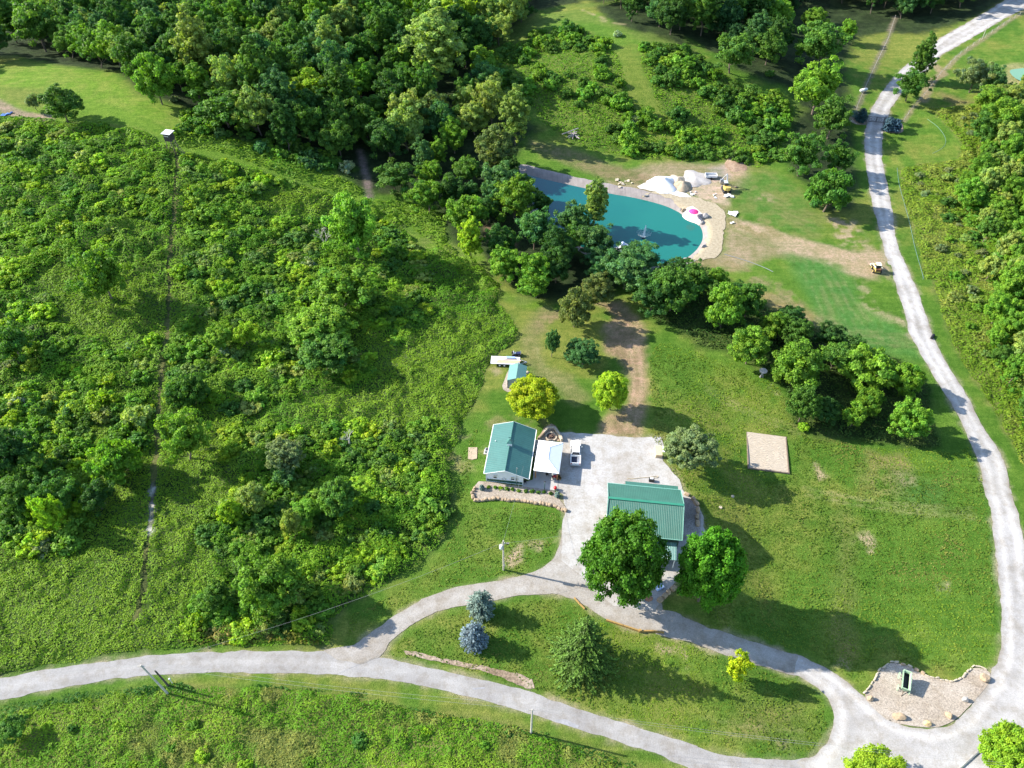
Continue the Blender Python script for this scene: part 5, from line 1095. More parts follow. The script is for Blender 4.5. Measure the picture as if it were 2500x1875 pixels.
def lerp(a, b_, t): return tuple(a[i] + (b_[i] - a[i]) * t for i in range(3))
def pane(name, q, inset=.12, off=.035):
    c_ = Vector(tuple(sum(p_[i] for p_ in q) / 4 for i in range(3))); n_ = (Vector(q[1]) - Vector(q[0])).cross(Vector(q[3]) - Vector(q[0])).normalized()
    if n_.dot(c_ - Vector((0, .3, 1.3))) < 0: n_ = -n_
    qq = [Vector(p_).lerp(c_, inset) + n_ * off for p_ in q]; MB().add(qq + [p_ - n_ * .03 for p_ in qq], [(0, 1, 2, 3), (7, 6, 5, 4), (0, 4, 5, 1), (1, 5, 6, 2), (2, 6, 7, 3), (3, 7, 4, 0)]).build(name, GLASS, tk)
pane('windshield', (v8[2], v8[3], v8[7], v8[6])); pane('rear_window', (v8[0], v8[1], v8[5], v8[4]), .15)
for s_ in (0, 1):
    a, b_, c_, d_ = (v8[1], v8[2], v8[6], v8[5]) if s_ else (v8[3], v8[0], v8[4], v8[7])
    m1, m2 = lerp(a, b_, .5), lerp(d_, c_, .5); pane('side_window', (a, m1, m2, d_)); pane('side_window', (m1, b_, c_, m2))
b = MB()
for sx in (-.91, .91): b.box((sx, -1.9, .97), (.14, 1.95, .5))
b.box((0, -2.86, .97), (1.9, .1, .5)); b.box((0, -.98, .97), (1.9, .1, .5)); b.build('bed', TRUCKW, tk, bevel=.03)
MB().box((-.24, -1.92, .735), (1.2, 1.78, .03)).build('bed_liner', NAVY, tk); MB().box((.58, -1.95, .86), (.5, 1.7, .22)).build('tool_chest', STEEL, tk, bevel=.03)
MB().box((0, -2.99, .58), (1.9, .18, .2)).build('rear_bumper', STEEL, tk, bevel=.03); MB().box((0, 3.0, .55), (1.9, .14, .22)).build('front_bumper', STEEL, tk, bevel=.03)
for sx in (-1, 1):
    MB().box((sx * 1.12, 1.05, 1.28), (.22, .12, .18)).build('mirror', WHITE, tk); MB().box((sx * .8, -2.93, 1.0), (.16, .06, .3)).build('taillight', RED, tk); MB().box((sx * .78, 2.97, .85), (.3, .06, .18)).build('headlight', GLASS, tk)
    for yy in (-1.85, 1.9):
        wh = MB().cyl((sx * .72, yy, .40), (sx * 1.0, yy, .40), .40, n=18).build('wheel', RUB, tk); MB().cyl((sx * .8, yy, .40), (sx * 1.01, yy, .40), .23, n=12).build('rim', STEEL, wh)

# ---------------------------------------------------------------- poles and wires
def util_pole(s_, h, label, top=True, lean=(0, 0)):
    x, y = at(s_); z = ground(x, y); o = thing('utility_pole', label, 'utility pole', (x, y, z)); MB().cyl((0, 0, -.3), (lean[0], lean[1], h), .17, .12, 10).build('pole', POLE, o); return o, Vector((x + lean[0], y + lean[1], z + h))
p1, t1 = util_pole('I 1048,478', 8.8, 'pale utility pole with transformer in the front lawn')
MB().cyl((-.38, -.1, 6.6), (-.38, -.1, 7.5), .28, n=14).ball((-.38, -.1, 7.5), (.28, .28, .12), 12, 3, 0).build('transformer', WHITE, p1, True); b = MB(); b.box((.35, 0, 8.1), (1.3, .1, .1)); b.box((.2, .25, 7.7), (.08, .5, .08)); b.build('crossarm', POLE, p1); MB().cyl((.75, .1, 7.75), (.75, .1, 8.15), .22, .1, 10).build('lamp', DARK, p1)
b = MB(); b.cyl((.1, -.17, .2), (.1, -.17, 6.4), .04, n=5); b.box((.12, -.22, 1.6), (.3, .16, .5)); b.build('meter_pipe', STEEL, p1)
p2, t2 = util_pole('H 1000,1215', 9.4, 'tall leaning utility pole at the meadow edge', lean=(-1.0, .1))
p3, t3 = util_pole('H 1005,1170', 5.0, 'short dark stub pole beside the tall leaning pole', lean=(-.5, .1)); p3.children[0].data.materials[0] = plain('dark_pole', (.06, .055, .05), .9)
p4, t4 = util_pole('I 1212,1450', 8.4, 'straight utility pole between meadow and main road')
for p_, sz2 in ((p2, 1.2), (p4, .9)): MB().box((p_.children[0].dimensions.x * 0 + (-1.0 if p_ is p2 else 0), .05, 9.1 if p_ is p2 else 8.2), (sz2, .1, .12)).build('crossarm', POLE, p_)
x, y = at('H 1028,1155'); o = thing('marker_post', 'small white topped marker post in the vines by the leaning pole', 'marker post', (x, y, ground(x, y))); MB().cyl((0, 0, 0), (0, 0, 1.5), .05).build('post', PLASTIC, o); MB().ball((0, 0, 1.55), .16).build('cap', PLASTIC, o)
WIRE = plain('bright_wire', (.30, .30, .28), .4, .3)
def wire(a, b_, sag, label):
    pts = [Vector(a).lerp(Vector(b_), t) - Vector((0, 0, sag * 4 * t * (1 - t))) for t in [k / 16 for k in range(17)]]; o = MB().tube(pts, .013, 4).build('power_line', WIRE, None); tag(o, label, 'wire')
off = Vector((0, .5, -.25)); far = t4 + (t4 - t2) * 1.4
wire(t2, t4, 1.0, 'upper power line over the road verge'); wire(t2 + off * 2 + Vector((.2, 0, -.5)), t4 + off * 2 + Vector((0, 0, -.3)), 1.3, 'lower power line over the road verge')
wire(t4, far, 1.2, 'power line crossing the lower road to the right'); wire(t4 + off, far + off, 1.4, 'second power line crossing the lower road'); wire(t2, t2 + Vector((-60, -6, 1)), .8, 'power line leaving to the left')
hm = Vector((hc[0] + 2.3, hc[1] - 5.6, 5.0)); wire(t1, hm, .7, 'service wire from the lawn pole to the house mast'); wire(t1 - Vector((0, 0, .5)), t2 + Vector((0, 0, -.2)), 2.0, 'power line from the lawn pole toward the leaning pole'); wire(t1 + Vector((.3, 0, -.6)), Vector((17.5, 77, 5.4)), .6, 'service wire from the lawn pole to the garage')

# ---------------------------------------------------------------- wagon and boulders on the pebble bed
wp = UP('b 745,440', 1.9)[0]; a_ = UP('b 765,320', 1.9)[0]; b2_ = UP('b 735,530', 1.9)[0]; wz = rad(-24)
gx_, gy_ = float(wp[0]), float(wp[1]); gzz = ground(gx_, gy_) + .08
wp = UP('b 745,440', gzz + 1.75)[0]; gx_, gy_ = float(wp[0]), float(wp[1])
wg = thing('farm_wagon', 'old pale green high sided farm wagon on the pebble bed', 'wagon', (gx_, gy_, gzz), wz)
def ring4(hx, hy, z): return [(-hx, -hy, z), (hx, -hy, z), (hx, hy, z), (-hx, hy, z)]
o0 = ring4(.42, 1.35, .75); o1 = ring4(.62, 1.6, 1.75); i1 = ring4(.50, 1.48, 1.75); i0 = ring4(.34, 1.25, .85)
MB().add(o0 + o1 + i1 + i0, [(3, 2, 1, 0)] + [(k, (k + 1) % 4, 4 + (k + 1) % 4, 4 + k) for k in range(4)] + [(4 + k, 4 + (k + 1) % 4, 8 + (k + 1) % 4, 8 + k) for k in range(4)] + [(8 + k, 8 + (k + 1) % 4, 12 + (k + 1) % 4, 12 + k) for k in range(4)] + [(12, 13, 14, 15)]).build('box', WAGON, wg)
MB().add(ring4(.335, 1.24, .87) + ring4(.40, 1.34, 1.3), [(0, 1, 2, 3), (0, 4, 5, 1), (1, 5, 6, 2), (2, 6, 7, 3), (3, 7, 4, 0)]).build('dark_interior', DARK, wg)  # black faces over the floor and lower inside of the box
b = MB(); [b.box((sx * .57, y_, 1.25), (.07, .08, 1.05), tilt=('Y', sx * .2)) for sx in (-1, 1) for y_ in (-1, -.2, .6, 1.3)]; b.build('stake', WAGON, wg)
MB().box((0, 0, .66), (.22, 2.8, .14)).build('reach_beam', plain('grey_green', (.2, .25, .17), .8), wg)
for y_, r_ in ((-1.05, .45), (1.0, .52)):
    MB().cyl((-.85, y_, r_), (.85, y_, r_), .05, n=6).build('axle', IRON, wg)
    for sx in (-1, 1):
        w1 = MB()
        for k in range(18): a = k * 2 * math.pi / 18; w1.cyl((sx * .82, y_ + r_ * math.cos(a), r_ + r_ * math.sin(a)), (sx * .82, y_ + r_ * math.cos(a + .35), r_ + r_ * math.sin(a + .35)), .045, n=5)
        wh = w1.build('wheel', WAGON, wg); w1 = MB()
        for k in range(10): a = k * 2 * math.pi / 10; w1.cyl((sx * .82, y_, r_), (sx * .82, y_ + r_ * math.cos(a), r_ + r_ * math.sin(a)), .022, n=4)
        w1.cyl((sx * .74, y_, r_), (sx * .92, y_, r_), .09, n=8); w1.build('spokes', WAGON, wh)
MB().cyl((0, -1.35, .5), (-.35, -3.0, .15), .05, .04, 6).build('tongue', plain('dark_wood', (.10, .07, .05), .9), wg)
def rock(name, x, y, d, seed, mat, label, cat='boulder', group=None, rz_=0, z=None, block=False):
    import bmesh
    bm_ = bmesh.new(); bmesh.ops.create_icosphere(bm_, subdivisions=3 if not block else 2, radius=1); r = np.random.default_rng(seed)
    pn = [nrm_(r.normal(size=(1, 3)))[0] for _ in range(9)]; ps = r.uniform(.55, .85, 9)
    for v_ in bm_.verts:
        p_ = np.array(v_.co)
        for a, q in zip(pn, ps):
            k = p_ @ a
            if k > q: p_ = p_ - a * (k - q) * .92
        p_ = p_ * (1 + .05 * math.sin(7 * p_[0] + seed) * math.cos(6 * p_[1]))
        if block: p_ = np.sign(p_) * np.abs(p_) ** .55
        v_.co = Vector((p_[0] * d[0] / 2, p_[1] * d[1] / 2, max(p_[2], -.5) * d[2] / 1.5))
    me = bpy.data.meshes.new(name); bm_.to_mesh(me); bm_.free(); me.materials.append(mat); o = bpy.data.objects.new(name, me); C.objects.link(o)
    o.location = (x, y, (ground(x, y) if z is None else z) + d[2] / 3 - .03); o.rotation_euler = (0, 0, rz_); tag(o, label, cat, group); return o
for i_, (s_, d_, m_, l_, a_) in enumerate((('b 1790,420', (1.9, 1.5, 1.0), STONE, 'largest tan boulder at the upper right tip of the pebble bed', .6), ('b 255,695', (1.2, .9, .8), STONE, 'brown boulder at the left tip of the pebble bed', 0), ('b 645,940', (2.2, 1.4, .9), STONE, 'wide cracked tan boulder at the lower edge of the pebble bed', -.3), ('b 1020,1030', (1.2, .9, .7), plain('yellow_stone', (.46, .33, .16), .9, var=.2, scale=3), 'small yellow boulder at the bottom of the pebble bed', 0), ('b 1310,915', (1.4, .9, .9), STONE, 'wedge shaped boulder at the lower right of the pebble bed', -1.0), ('b 1530,710', (1.0, .9, .8), STONEG, 'grey boulder at the right edge of the pebble bed', .2))):
    x, y = at(s_, .3); rock('boulder', x, y, d_, 40 + i_, m_, l_, rz_=a_, z=ground(x, y) + .07)
def stones_along(s_, step, d_, mat, name, label, group, seed=5, z=.06, jit=.12, skip=0.):
    ln = smooth(GP(s_), 1); r = random.Random(seed); acc = 0; n = 0
    for a, b_ in zip(ln[:-1], ln[1:]):
        L_ = float(np.linalg.norm(b_ - a)); ang_ = math.atan2(b_[1] - a[1], b_[0] - a[0])
        while acc < L_:
            t = acc / L_; x, y = a + (b_ - a) * t; sc = r.uniform(.75, 1.3); w_ = d_[0] * sc
            if r.random() >= skip: rock(name, float(x) + r.uniform(-jit, jit), float(y) + r.uniform(-jit, jit), (w_, d_[1] * r.uniform(.8, 1.2), d_[2] * r.uniform(.8, 1.25)), seed * 50 + n, mat if not isinstance(mat, list) else r.choice(mat), label, 'stone', group, ang_ + r.uniform(-.15, .15), z=ground(x, y) + z, block=True); n += 1
            acc += w_ * step
        acc -= L_
stones_along('b 170,620 240,540 290,460 330,370 390,290 460,225 540,205 640,215', 1.02, (.8, .3, .3), STONEP, 'border_stone', 'pale block in the stone curb left of the wagon', 'curb stones left of the wagon', 5)
stones_along('b 690,235 770,255 840,300 930,345 990,375', 1.25, (.7, .5, .35), [STONEP, STONE], 'curb_stone', 'uneven block in the stone curb right behind the wagon', 'curb stones behind the wagon', 6)
stones_along('b 1000,380 1120,420 1240,445 1340,470 1430,445 1500,400 1560,340 1600,290 1660,255 1760,275 1850,315', 1.02, (.8, .3, .3), STONEP, 'edging_stone', 'pale block in the sweeping stone curb right of the wagon', 'curb stones right of the wagon', 7)
stones_along('h 220,1180 185,1235 180,1300 230,1350 320,1348 400,1330 500,1315 600,1330 700,1345 800,1350 900,1358 1000,1375 1100,1385 1200,1398 1300,1425 1380,1458 1450,1490', .98, (.7, .62, .5), STONE, 'bed_stone', 'rough tan stone in the front border of the house bed', 'border stones of the house bed', 8)
stones_along('g 1150,455 1210,490 1255,560 1250,640 1252,700 1265,790', 1.1, (1.2, .8, .7), STONE, 'retaining_stone', 'large stone in the wall along the garage side', 'wall stones beside the garage', 9)
stones_along('g 1010,1400 960,1440 900,1500 860,1540', 1.1, (1.0, .8, .6), STONE, 'flower_bed_stone', 'brown stone in the shade between the two maples', 'stones between the maples', 10)

# ---------------------------------------------------------------- treated timber edging along the driveway
for nm_, s_, hgt_, l_ in (('a', 'I 1470,648 1500,682 1530,712', .3, 'low yellow timber edging at the inner driveway corner'), ('b', 'I 1660,782 1760,815 1860,848 1930,848 2000,856', .7, 'angled yellow timber retaining wall below the driveway')):
    ln = GP(s_); c_ = ln.mean(0); z = ground(*c_); o = thing('timber_edging', l_, 'timber edging', (c_[0], c_[1], z))
    for a, b_ in zip(ln[:-1], ln[1:]):
        m_ = (a + b_) / 2 - c_; MB().box((m_[0], m_[1], .1), (float(np.linalg.norm(b_ - a)) + .1, .22, hgt_), math.atan2(b_[1] - a[1], b_[0] - a[0])).build('beam', TIMB, o, bevel=.02)
    if nm_ == 'b': q = ln[2] - c_; MB().box((q[0], q[1], .25), (.35, .35, .9)).build('post', TIMB, o)

# ---------------------------------------------------------------- hunting blind on legs
x, y, _z = [float(v_) for v_ in G(409, 323.5, 5.6)]; z = ground(x, y); bl = thing('hunting_blind', 'dark hunting blind with flat white roof on legs above the cut trail', 'hunting blind', (x, y, z), rad(-14))
MB().box((0, 0, 4.55), (1.9, 1.9, 2.1)).build('cabin', plain('dark_brown_board', (.035, .028, .03), .8, var=.3), bl); MB().box((0, 0, 5.68), (2.5, 2.5, .12)).build('roof', PLASTIC, bl); MB().box((-.1, -.97, 4.95), (1.3, .05, .22)).build('window_slot', plain('pale_shutter', (.45, .42, .42), .7), bl)
for sx in (-.85, .85):
    for sy in (-.85, .85): MB().cyl((sx * 1.2, sy * 1.2, -.2), (sx, sy, 3.5), .08).build('leg', wood_dark, bl)
b = MB(); [b.cyl((1.0 + s_ * 0, s_ * .35, 3.5), (3.4, s_ * .35 - .6, 0), .06) for s_ in (-1, 1)]; [b.cyl((1.0 + 2.4 * k / 8, -.35 - .6 * k / 8, 3.5 * (1 - k / 8)), (1.0 + 2.4 * k / 8, .35 - .6 * k / 8, 3.5 * (1 - k / 8)), .04) for k in range(1, 8)]; b.build('ladder', wood_dark, bl)
b = MB(); [b.cyl((-1.0, s_, .2), (.9, s_, 3.2), .05) for s_ in (-.95, .95)]; b.build('brace', wood_dark, bl)

# ---------------------------------------------------------------- bird bath sculpture
x, y = at('G 632,783'); o = thing('bird_bath', 'pale stone bird bath on a carved pedestal at the edge of the tree belt', 'bird bath', (x, y, ground(x, y)))
b = MB(); b.cyl((-.25, 0, 0), (-.12, 0, 1.1), .2, .14, 8); b.cyl((.25, 0, 0), (.12, 0, 1.1), .2, .14, 8); b.cyl((0, 0, .9), (0, 0, 1.7), .26, .16, 10); b.build('pedestal', STONEG, o); MB().cyl((0, 0, 1.7), (0, 0, 1.95), .35, .85, 20).cyl((0, 0, 1.95), (0, 0, 2.0), .85, .8, 20).build('bowl', plain('pink_stone', (.62, .54, .50), .85, var=.1), o); MB().box((-.45, 0, 1.45), (.5, .15, .12)).build('arm', STONEP, o)

# ---------------------------------------------------------------- iron gate with piers and fences
ga, gb = GP('e 770,1290')[0], GP('e 1170,1335')[0]; gm_ = (ga + gb) / 2; gzr = math.atan2(gb[1] - ga[1], gb[0] - ga[0]); gl_ = float(np.linalg.norm(gb - ga)); g0 = thing('iron_gate', 'closed black iron double gate across the gravel road', 'gate', (gm_[0], gm_[1], ground(*gm_)), gzr)
for s_ in (-1, 1):
    x0_, x1_ = s_ * .04, s_ * gl_ / 2; b = MB(); xm_ = (x0_ + x1_) / 2; wd = abs(x1_ - x0_)
    for zz_ in (.18, 1.75): b.box((xm_, 0, zz_), (wd, .08, .09))
    for xx in (x0_ + s_ * .05, x1_): b.box((xx, 0, .97), (.09, .09, 1.7))
    for k in range(1, 12): b.cyl((x0_ + (x1_ - x0_) * k / 12, 0, .2), (x0_ + (x1_ - x0_) * k / 12, 0, 1.75), .02, n=4)
    for k in range(12): a = k * .5236; b.cyl((xm_ + .45 * math.cos(a), 0, .97 + .45 * math.sin(a)), (xm_ + .45 * math.cos(a + .53), 0, .97 + .45 * math.sin(a + .53)), .035, n=4)
    b.build('gate_leaf', IRON, g0)
for s_ in (-1, 1): MB().box((s_ * (gl_ / 2 + .3), 0, 1.1), (.5, .5, 2.2)).build('pier', STONEG, g0)
WB = GP('e 230,1200 420,1010 700,1080 760,1280 700,1390 450,1370 260,1290'); WB2 = GP('e 1160,1340 1250,1250 1500,1250 1700,1380 1720,1560 1600,1620 1350,1600 1190,1560')
sheet('stone_bed', pfield(WB, .15), bb(WB), m_rip, .06, .35, 'mulched bed left of the iron gate'); sheet('stone_bed', pfield(WB2, .15), bb(WB2), m_rip, .06, .35, 'mulched bed right of the iron gate')
def fence(s_, step, label, h=1.3, rails=3):
    ln = GP(s_); L_ = np.concatenate([[0], np.cumsum(np.linalg.norm(np.diff(ln, axis=0), axis=1))]); n = max(2, int(L_[-1] / step)); pts = [(float(np.interp(L_[-1] * k / n, L_, ln[:, 0])), float(np.interp(L_[-1] * k / n, L_, ln[:, 1]))) for k in range(n + 1)]
    c_ = pts[0]; z = ground(*c_); o = thing('wire_fence', label, 'fence', (c_[0], c_[1], z)); q = [Vector((a - c_[0], b_ - c_[1], ground(a, b_) - z)) for a, b_ in pts]
    for p_ in q: MB().cyl(p_ - Vector((0, 0, .2)), p_ + Vector((0, 0, h)), .06, n=5).build('post', POLE, o)
    b = MB(); [b.tube([p_ + Vector((0, 0, h * (k + 1) / (rails + .3))) for p_ in q], .015, 4) for k in range(rails)]; b.build('wire', WIRE, o)
fence('D 1425,110 1385,235 1320,370 1260,500 1200,640 1190,680', 4, 'wire fence running down to the left of the gate'); fence('D 2170,90 1945,235 1800,335 1690,450 1610,560 1520,660 1480,720', 4.5, 'wire fence climbing the slope right of the gate')
x, y = at('D 1240,540', .5); o = thing('propane_tank', 'white horizontal tank beside the left fence', 'tank', (x, y, ground(x, y)), .4); MB().cyl((-1.0, 0, .75), (1.0, 0, .75), .5, n=14).ball((-1, 0, .75), .5).ball((1, 0, .75), .5).build('tank_body', PLASTIC, o, True); [MB().box((s_, 0, .15), (.2, .7, .4)).build('foot', CONC, o) for s_ in (-.6, .6)]
x, y = at('D 1945,235'); p5 = thing('utility_pole', 'thin pole standing on the far fence line', 'utility pole', (x, y, ground(x, y))); MB().cyl((0, 0, -.2), (0, 0, 5), .1, .08, 8).build('pole', POLE, p5)

# ---------------------------------------------------------------- pond side things
def heap(s_, d_, mat, label, seed=1, rz_=0):
    x, y = at(s_, d_[2] * .35); r = np.random.default_rng(seed); n = 30; t = np.linspace(-1, 1, n); A_, B_ = np.meshgrid(t, t); A_ = A_.ravel(); B_ = B_.ravel(); rr = np.sqrt(A_ ** 2 + B_ ** 2); an = np.arctan2(B_, A_)
    lim = 1 - .12 * np.sin(an * 3 + seed) - .08 * np.cos(an * 5); k = np.clip(1 - rr / lim, -.02, 1); z = (k ** .8 if True else k) * d_[2]; z = np.where(k > 0, np.maximum(k, 0) ** .85 * d_[2], -.15) * (1 + .25 * (fbm(A_ * 3 + seed, B_ * 3, 1, 3, seed) - .5)); i_, j_ = np.meshgrid(np.arange(n - 1), np.arange(n - 1)); q_ = (j_ * n + i_).ravel()
    X_, Y_ = A_ * d_[0] / 2, B_ * d_[1] / 2; ca_, sa_ = math.cos(rz_), math.sin(rz_); gz_ = H(x + X_ * ca_ - Y_ * sa_, y + X_ * sa_ + Y_ * ca_) - ground(x, y)
    o = npmesh('heap', np.stack([X_, Y_, z + gz_], 1), np.stack([q_, q_ + 1, q_ + n + 1, q_ + n], 1), mat, smooth_=True); o.location = (x, y, ground(x, y) + .02); o.rotation_euler = (0, 0, rz_); tag(o, label, 'heap'); return o
heap('p 760,360', (8.5, 9.5, 2.3), gravel('white_heap', (.70, .69, .67), (.76, .75, .74), (.82, .81, .80), None, .06, fine=1.5), 'tall heap of white sand above the pond rim', 2)
heap('p 1030,395', (5.5, 6.0, 1.7), gravel('tan_heap', (.30, .24, .17), (.36, .29, .21), (.42, .35, .27), None, .3, fine=3), 'tan gravel heap just right of the white heap', 3)
heap('p 965,320', (4.5, 6, 1.0), gravel('tan_heap2', (.34, .29, .2), (.40, .34, .25), (.44, .38, .3), None, .3, fine=3), 'small tan heap behind the tan gravel heap', 4)
heap('p 1215,300', (8, 9, .8), gravel('grey_heap', (.30, .28, .27), (.36, .34, .33), (.42, .40, .38), None, .2, fine=3), 'low grey gravel heap left of the small white boat trailer', 5)
heap('p 1740,110', (6, 9, .35), gravel('earth_heap', (.24, .16, .11), (.33, .24, .17), (.38, .29, .21), None, .3, fine=2), 'low reddish earth bank above the excavator', 6)
x, y = at('p 1415,275', .6); bt = thing('dump_trailer', 'small white utility trailer parked behind the heaps', 'trailer', (x, y, ground(x, y)), rad(-3))
MB().box((0, 0, .55), (3.2, 1.7, .1)).build('floor', GREY, bt); b = MB(); b.box((0, -.85, .85), (3.2, .08, .6)); b.box((0, .85, .85), (3.2, .08, .6)); b.box((-1.6, 0, .85), (.08, 1.7, .6)); b.box((1.6, 0, .85), (.08, 1.7, .6)); b.build('side_board', PLASTIC, bt); b = MB(); b.cyl((1.6, 0, .5), (2.7, 0, .45), .06); b.build('drawbar', STEEL, bt)
for sy in (-1, 1): MB().cyl((0, sy * .9, .33), (0, sy * 1.1, .33), .33, n=14).build('wheel', RUB, bt)
# excavator
x, y = at('x 1150,1010', .3); ex = thing('excavator', 'small yellow excavator with folded grey boom on the bare ground by the pond', 'excavator', (x, y, ground(x, y)), rad(4))
for sx in (-.85, .85): MB().sidex([(-1.4, .12), (-1.2, 0), (1.2, 0), (1.45, .2), (1.4, .5), (1.15, .62), (-1.15, .62), (-1.45, .5)], sx - .22, sx + .22).build('track', RUB, ex, bevel=.04)
MB().cyl((0, 0, .6), (0, 0, .85), .6, n=14).build('turntable', DARK, ex); b = MB(); b.prism([(-.95, -.6), (-.75, -1.25), (0, -1.45), (.75, -1.25), (.95, -.6), (.95, .3), (-.95, .3)], .85, 1.75); b.build('engine_housing', YEL, ex, bevel=.06)
MB().box((-.35, .45, 1.7), (.9, 1.25, 1.7)).build('cab', GLASS, ex, bevel=.05); MB().box((-.35, .45, 2.6), (1.0, 1.35, .1)).build('cab_roof', plain('pale_blue_grey', (.42, .50, .56), .4), ex, bevel=.03); MB().box((.5, .3, 1.45), (.7, 1.1, .5)).build('side_deck', DARK, ex, bevel=.04)
GB = plain('grey_boom', (.35, .35, .36), .5, var=.1); MB().cyl((.35, .9, 1.4), (.2, 2.2, 4.0), .2, .18, 6).build('boom', GB, ex); MB().cyl((.2, 2.2, 4.0), (-.4, 3.6, 1.6), .16, .14, 6).build('arm', GB, ex); MB().cyl((.5, 1.3, 1.5), (.45, 2.0, 3.0), .07).build('hydraulic_ram', STEEL, ex)
b = MB(); b.sidex([(3.3, 1.5), (3.9, 1.5), (4.1, .9), (3.8, .3), (3.3, .25), (3.2, .8)], -.85, .05); b.build('bucket', STEEL, ex, bevel=.04); MB().box((0, 1.75, .35), (1.9, .12, .5)).build('blade', GB, ex)
x, y = at('x 1330,850', .2); o = MB().cyl((-1.4, .2, .25), (1.2, -.5, .1), .07).ball((1.3, -.55, .2), (.4, .3, .25)).build('fallen_limb', wood_dark, None); o.location = (x, y, ground(x, y)); tag(o, 'dark pole lying beside the excavator', 'pole')
def sheetpile(s_, n, spread, label, seed, mat=PLASTIC, sz_=(.6, 1.3)):
    x, y = at(s_); r = random.Random(seed); b = MB()
    for _ in range(n):
        a = r.uniform(0, 6.28); q = (r.gauss(0, spread), r.gauss(0, spread)); l = r.uniform(*sz_); z = ground(x + q[0], y + q[1]) - ground(x, y) + .12
        b.add([(q[0] + l * math.cos(a + k * 1.57 + r.uniform(-.4, .4)) * r.uniform(.5, 1), q[1] + l * math.sin(a + k * 1.57) * r.uniform(.5, 1), z + r.uniform(-.04, .3)) for k in range(4)] + [(q[0], q[1], z - .25)], [(0, 1, 2, 3), (0, 4, 1), (1, 4, 2), (2, 4, 3), (3, 4, 0)])
    o = b.build('plastic_sheeting', mat, None); o.location = (x, y, ground(x, y)); tag(o, label, 'plastic sheeting')
sheetpile('x 1290,1230', 9, .55, 'crumpled white sheeting just below the excavator', 1); sheetpile('p 1700,790', 9, .6, 'crumpled white sheeting at the upper end of the dirt track', 2); sheetpile('p 1690,915', 2, .2, 'small white scrap on the dirt track by the beach', 3, sz_=(.3, .6)); sheetpile('p 1180,510', 4, .7, 'scattered white scraps left of the excavator', 4, sz_=(.3, .7)); sheetpile('p 1460,548', 3, .5, 'three white scraps in front of the excavator', 5, sz_=(.3, .7))
sheetpile('A 45,675', 5, .7, 'blue and white tarps dumped on the far gravel track', 6, BLUE, (.6, 1.2)); sheetpile('p 200,400', 10, 1.6, 'broken white stone along the upper pond rim', 7, STONEP, (.4, .9))
# parasol, rocks, float, fountain
x, y = at('p 1185,735', 1.9); z = ground(x, y) + .15; pa = thing('parasol', 'bright pink parasol open on the white sand slope', 'parasol', (x, y, z)); MB().cyl((0, 0, -.2), (0, 0, 2.25), .03).build('pole', WHITE, pa)
b = MB(); n_ = 8; b.add([(1.35 * math.cos(k * .7854), 1.35 * math.sin(k * .7854), 1.75) for k in range(8)] + [(.75 * math.cos(k * .7854), .75 * math.sin(k * .7854), 2.05) for k in range(8)] + [(0, 0, 2.25)], [(k, (k + 1) % 8, 8 + (k + 1) % 8, 8 + k) for k in range(8)] + [(8 + k, 8 + (k + 1) % 8, 16) for k in range(8)]); b.build('parasol_cover', PINK, pa)
for i_, (s_, d_, m_, l_) in enumerate((('p 1325,815', (2.6, 1.9, 1.2), STONEG, 'large grey boulder at the right top of the white sand slope'), ('p 1310,880', (1.4, 1.0, .9), STONEG, 'dark rock just below the large grey boulder'), ('p 1320,1215', (1.6, 1.1, .9), STONEG, 'grey rock on the liner at the right end of the pond'), ('p 1050,712', (1.4, 1.3, .9), STONE, 'brown rock at the left top of the white sand slope'), ('p 1080,1395', (2.0, 1.4, .9), STONEG, 'grey rock at the lower right pond corner'), ('p 540,515', (1.7, .8, .6), STONEG, 'flat rock on the upper liner rim'), ('p 1010,690', (1.0, .7, .5), STONEG, 'small rock left of the brown rock'))):
    x, y = at(s_, .3); rock('rock', x, y, d_, 70 + i_, m_, l_, 'rock')
p_ = UP('p 500,1112', WZ)[0]; fo = thing('fountain', 'floating fountain throwing a thin white plume in the pond', 'fountain', (p_[0], p_[1], WZ)); MB().cyl((0, 0, -.1), (0, 0, .18), .5, .4, 14).build('float', DARK, fo)
fmt, nt, pp = newmat('spray'); pp.inputs['Base Color'].default_value = (.9, .93, .95, 1); pp.inputs['Roughness'].default_value = .4; pp.inputs['Alpha'].default_value = .8
def droplets(name, pos_, sz_, seed): r = np.random.default_rng(seed); v, f = quads(pos_, r.normal(size=pos_.shape), sz_, r); o = npmesh(name, v, f, fmt); o.parent = fo
r = np.random.default_rng(3); t = r.uniform(0, 1, 1500); rr = .03 + .16 * (1 - t); droplets('jet', np.stack([r.normal(size=1500) * rr + .25 * t, r.normal(size=1500) * rr, .2 + 3.7 * t], 1), .13, 4)
t = r.uniform(0, 1, 900); a = r.uniform(0, 6.28, 900); droplets('spray', np.stack([np.cos(a) * 1.9 * t + r.normal(size=900) * .06, np.sin(a) * 1.9 * t + r.normal(size=900) * .06, .2 + 2.0 * t - .5 * t ** 2 + r.normal(size=900) * .06], 1), .10, 5)
p_ = UP('p 180,1255', WZ + .5)[0]; fl = thing('inflatable_float', 'large white inflatable float half hidden behind the trees', 'inflatable', (p_[0], p_[1], WZ), rad(38))
b = MB(); [b.ball((x_, 0, .35), (.9, 1.4, .5), 12, 6) for x_ in (-2.1, -.7, .7, 2.1)]; b.build('tubes', PLASTIC, fl, True); MB().box((0, 0, .55), (4.6, 1.5, .25)).build('deck', PLASTIC, fl, bevel=.08); MB().ball((1.6, .6, 1.0), (.6, .5, .5), 10, 6).build('bolster', plain('pale_blue_vinyl', (.5, .6, .85), .4), fl, True)

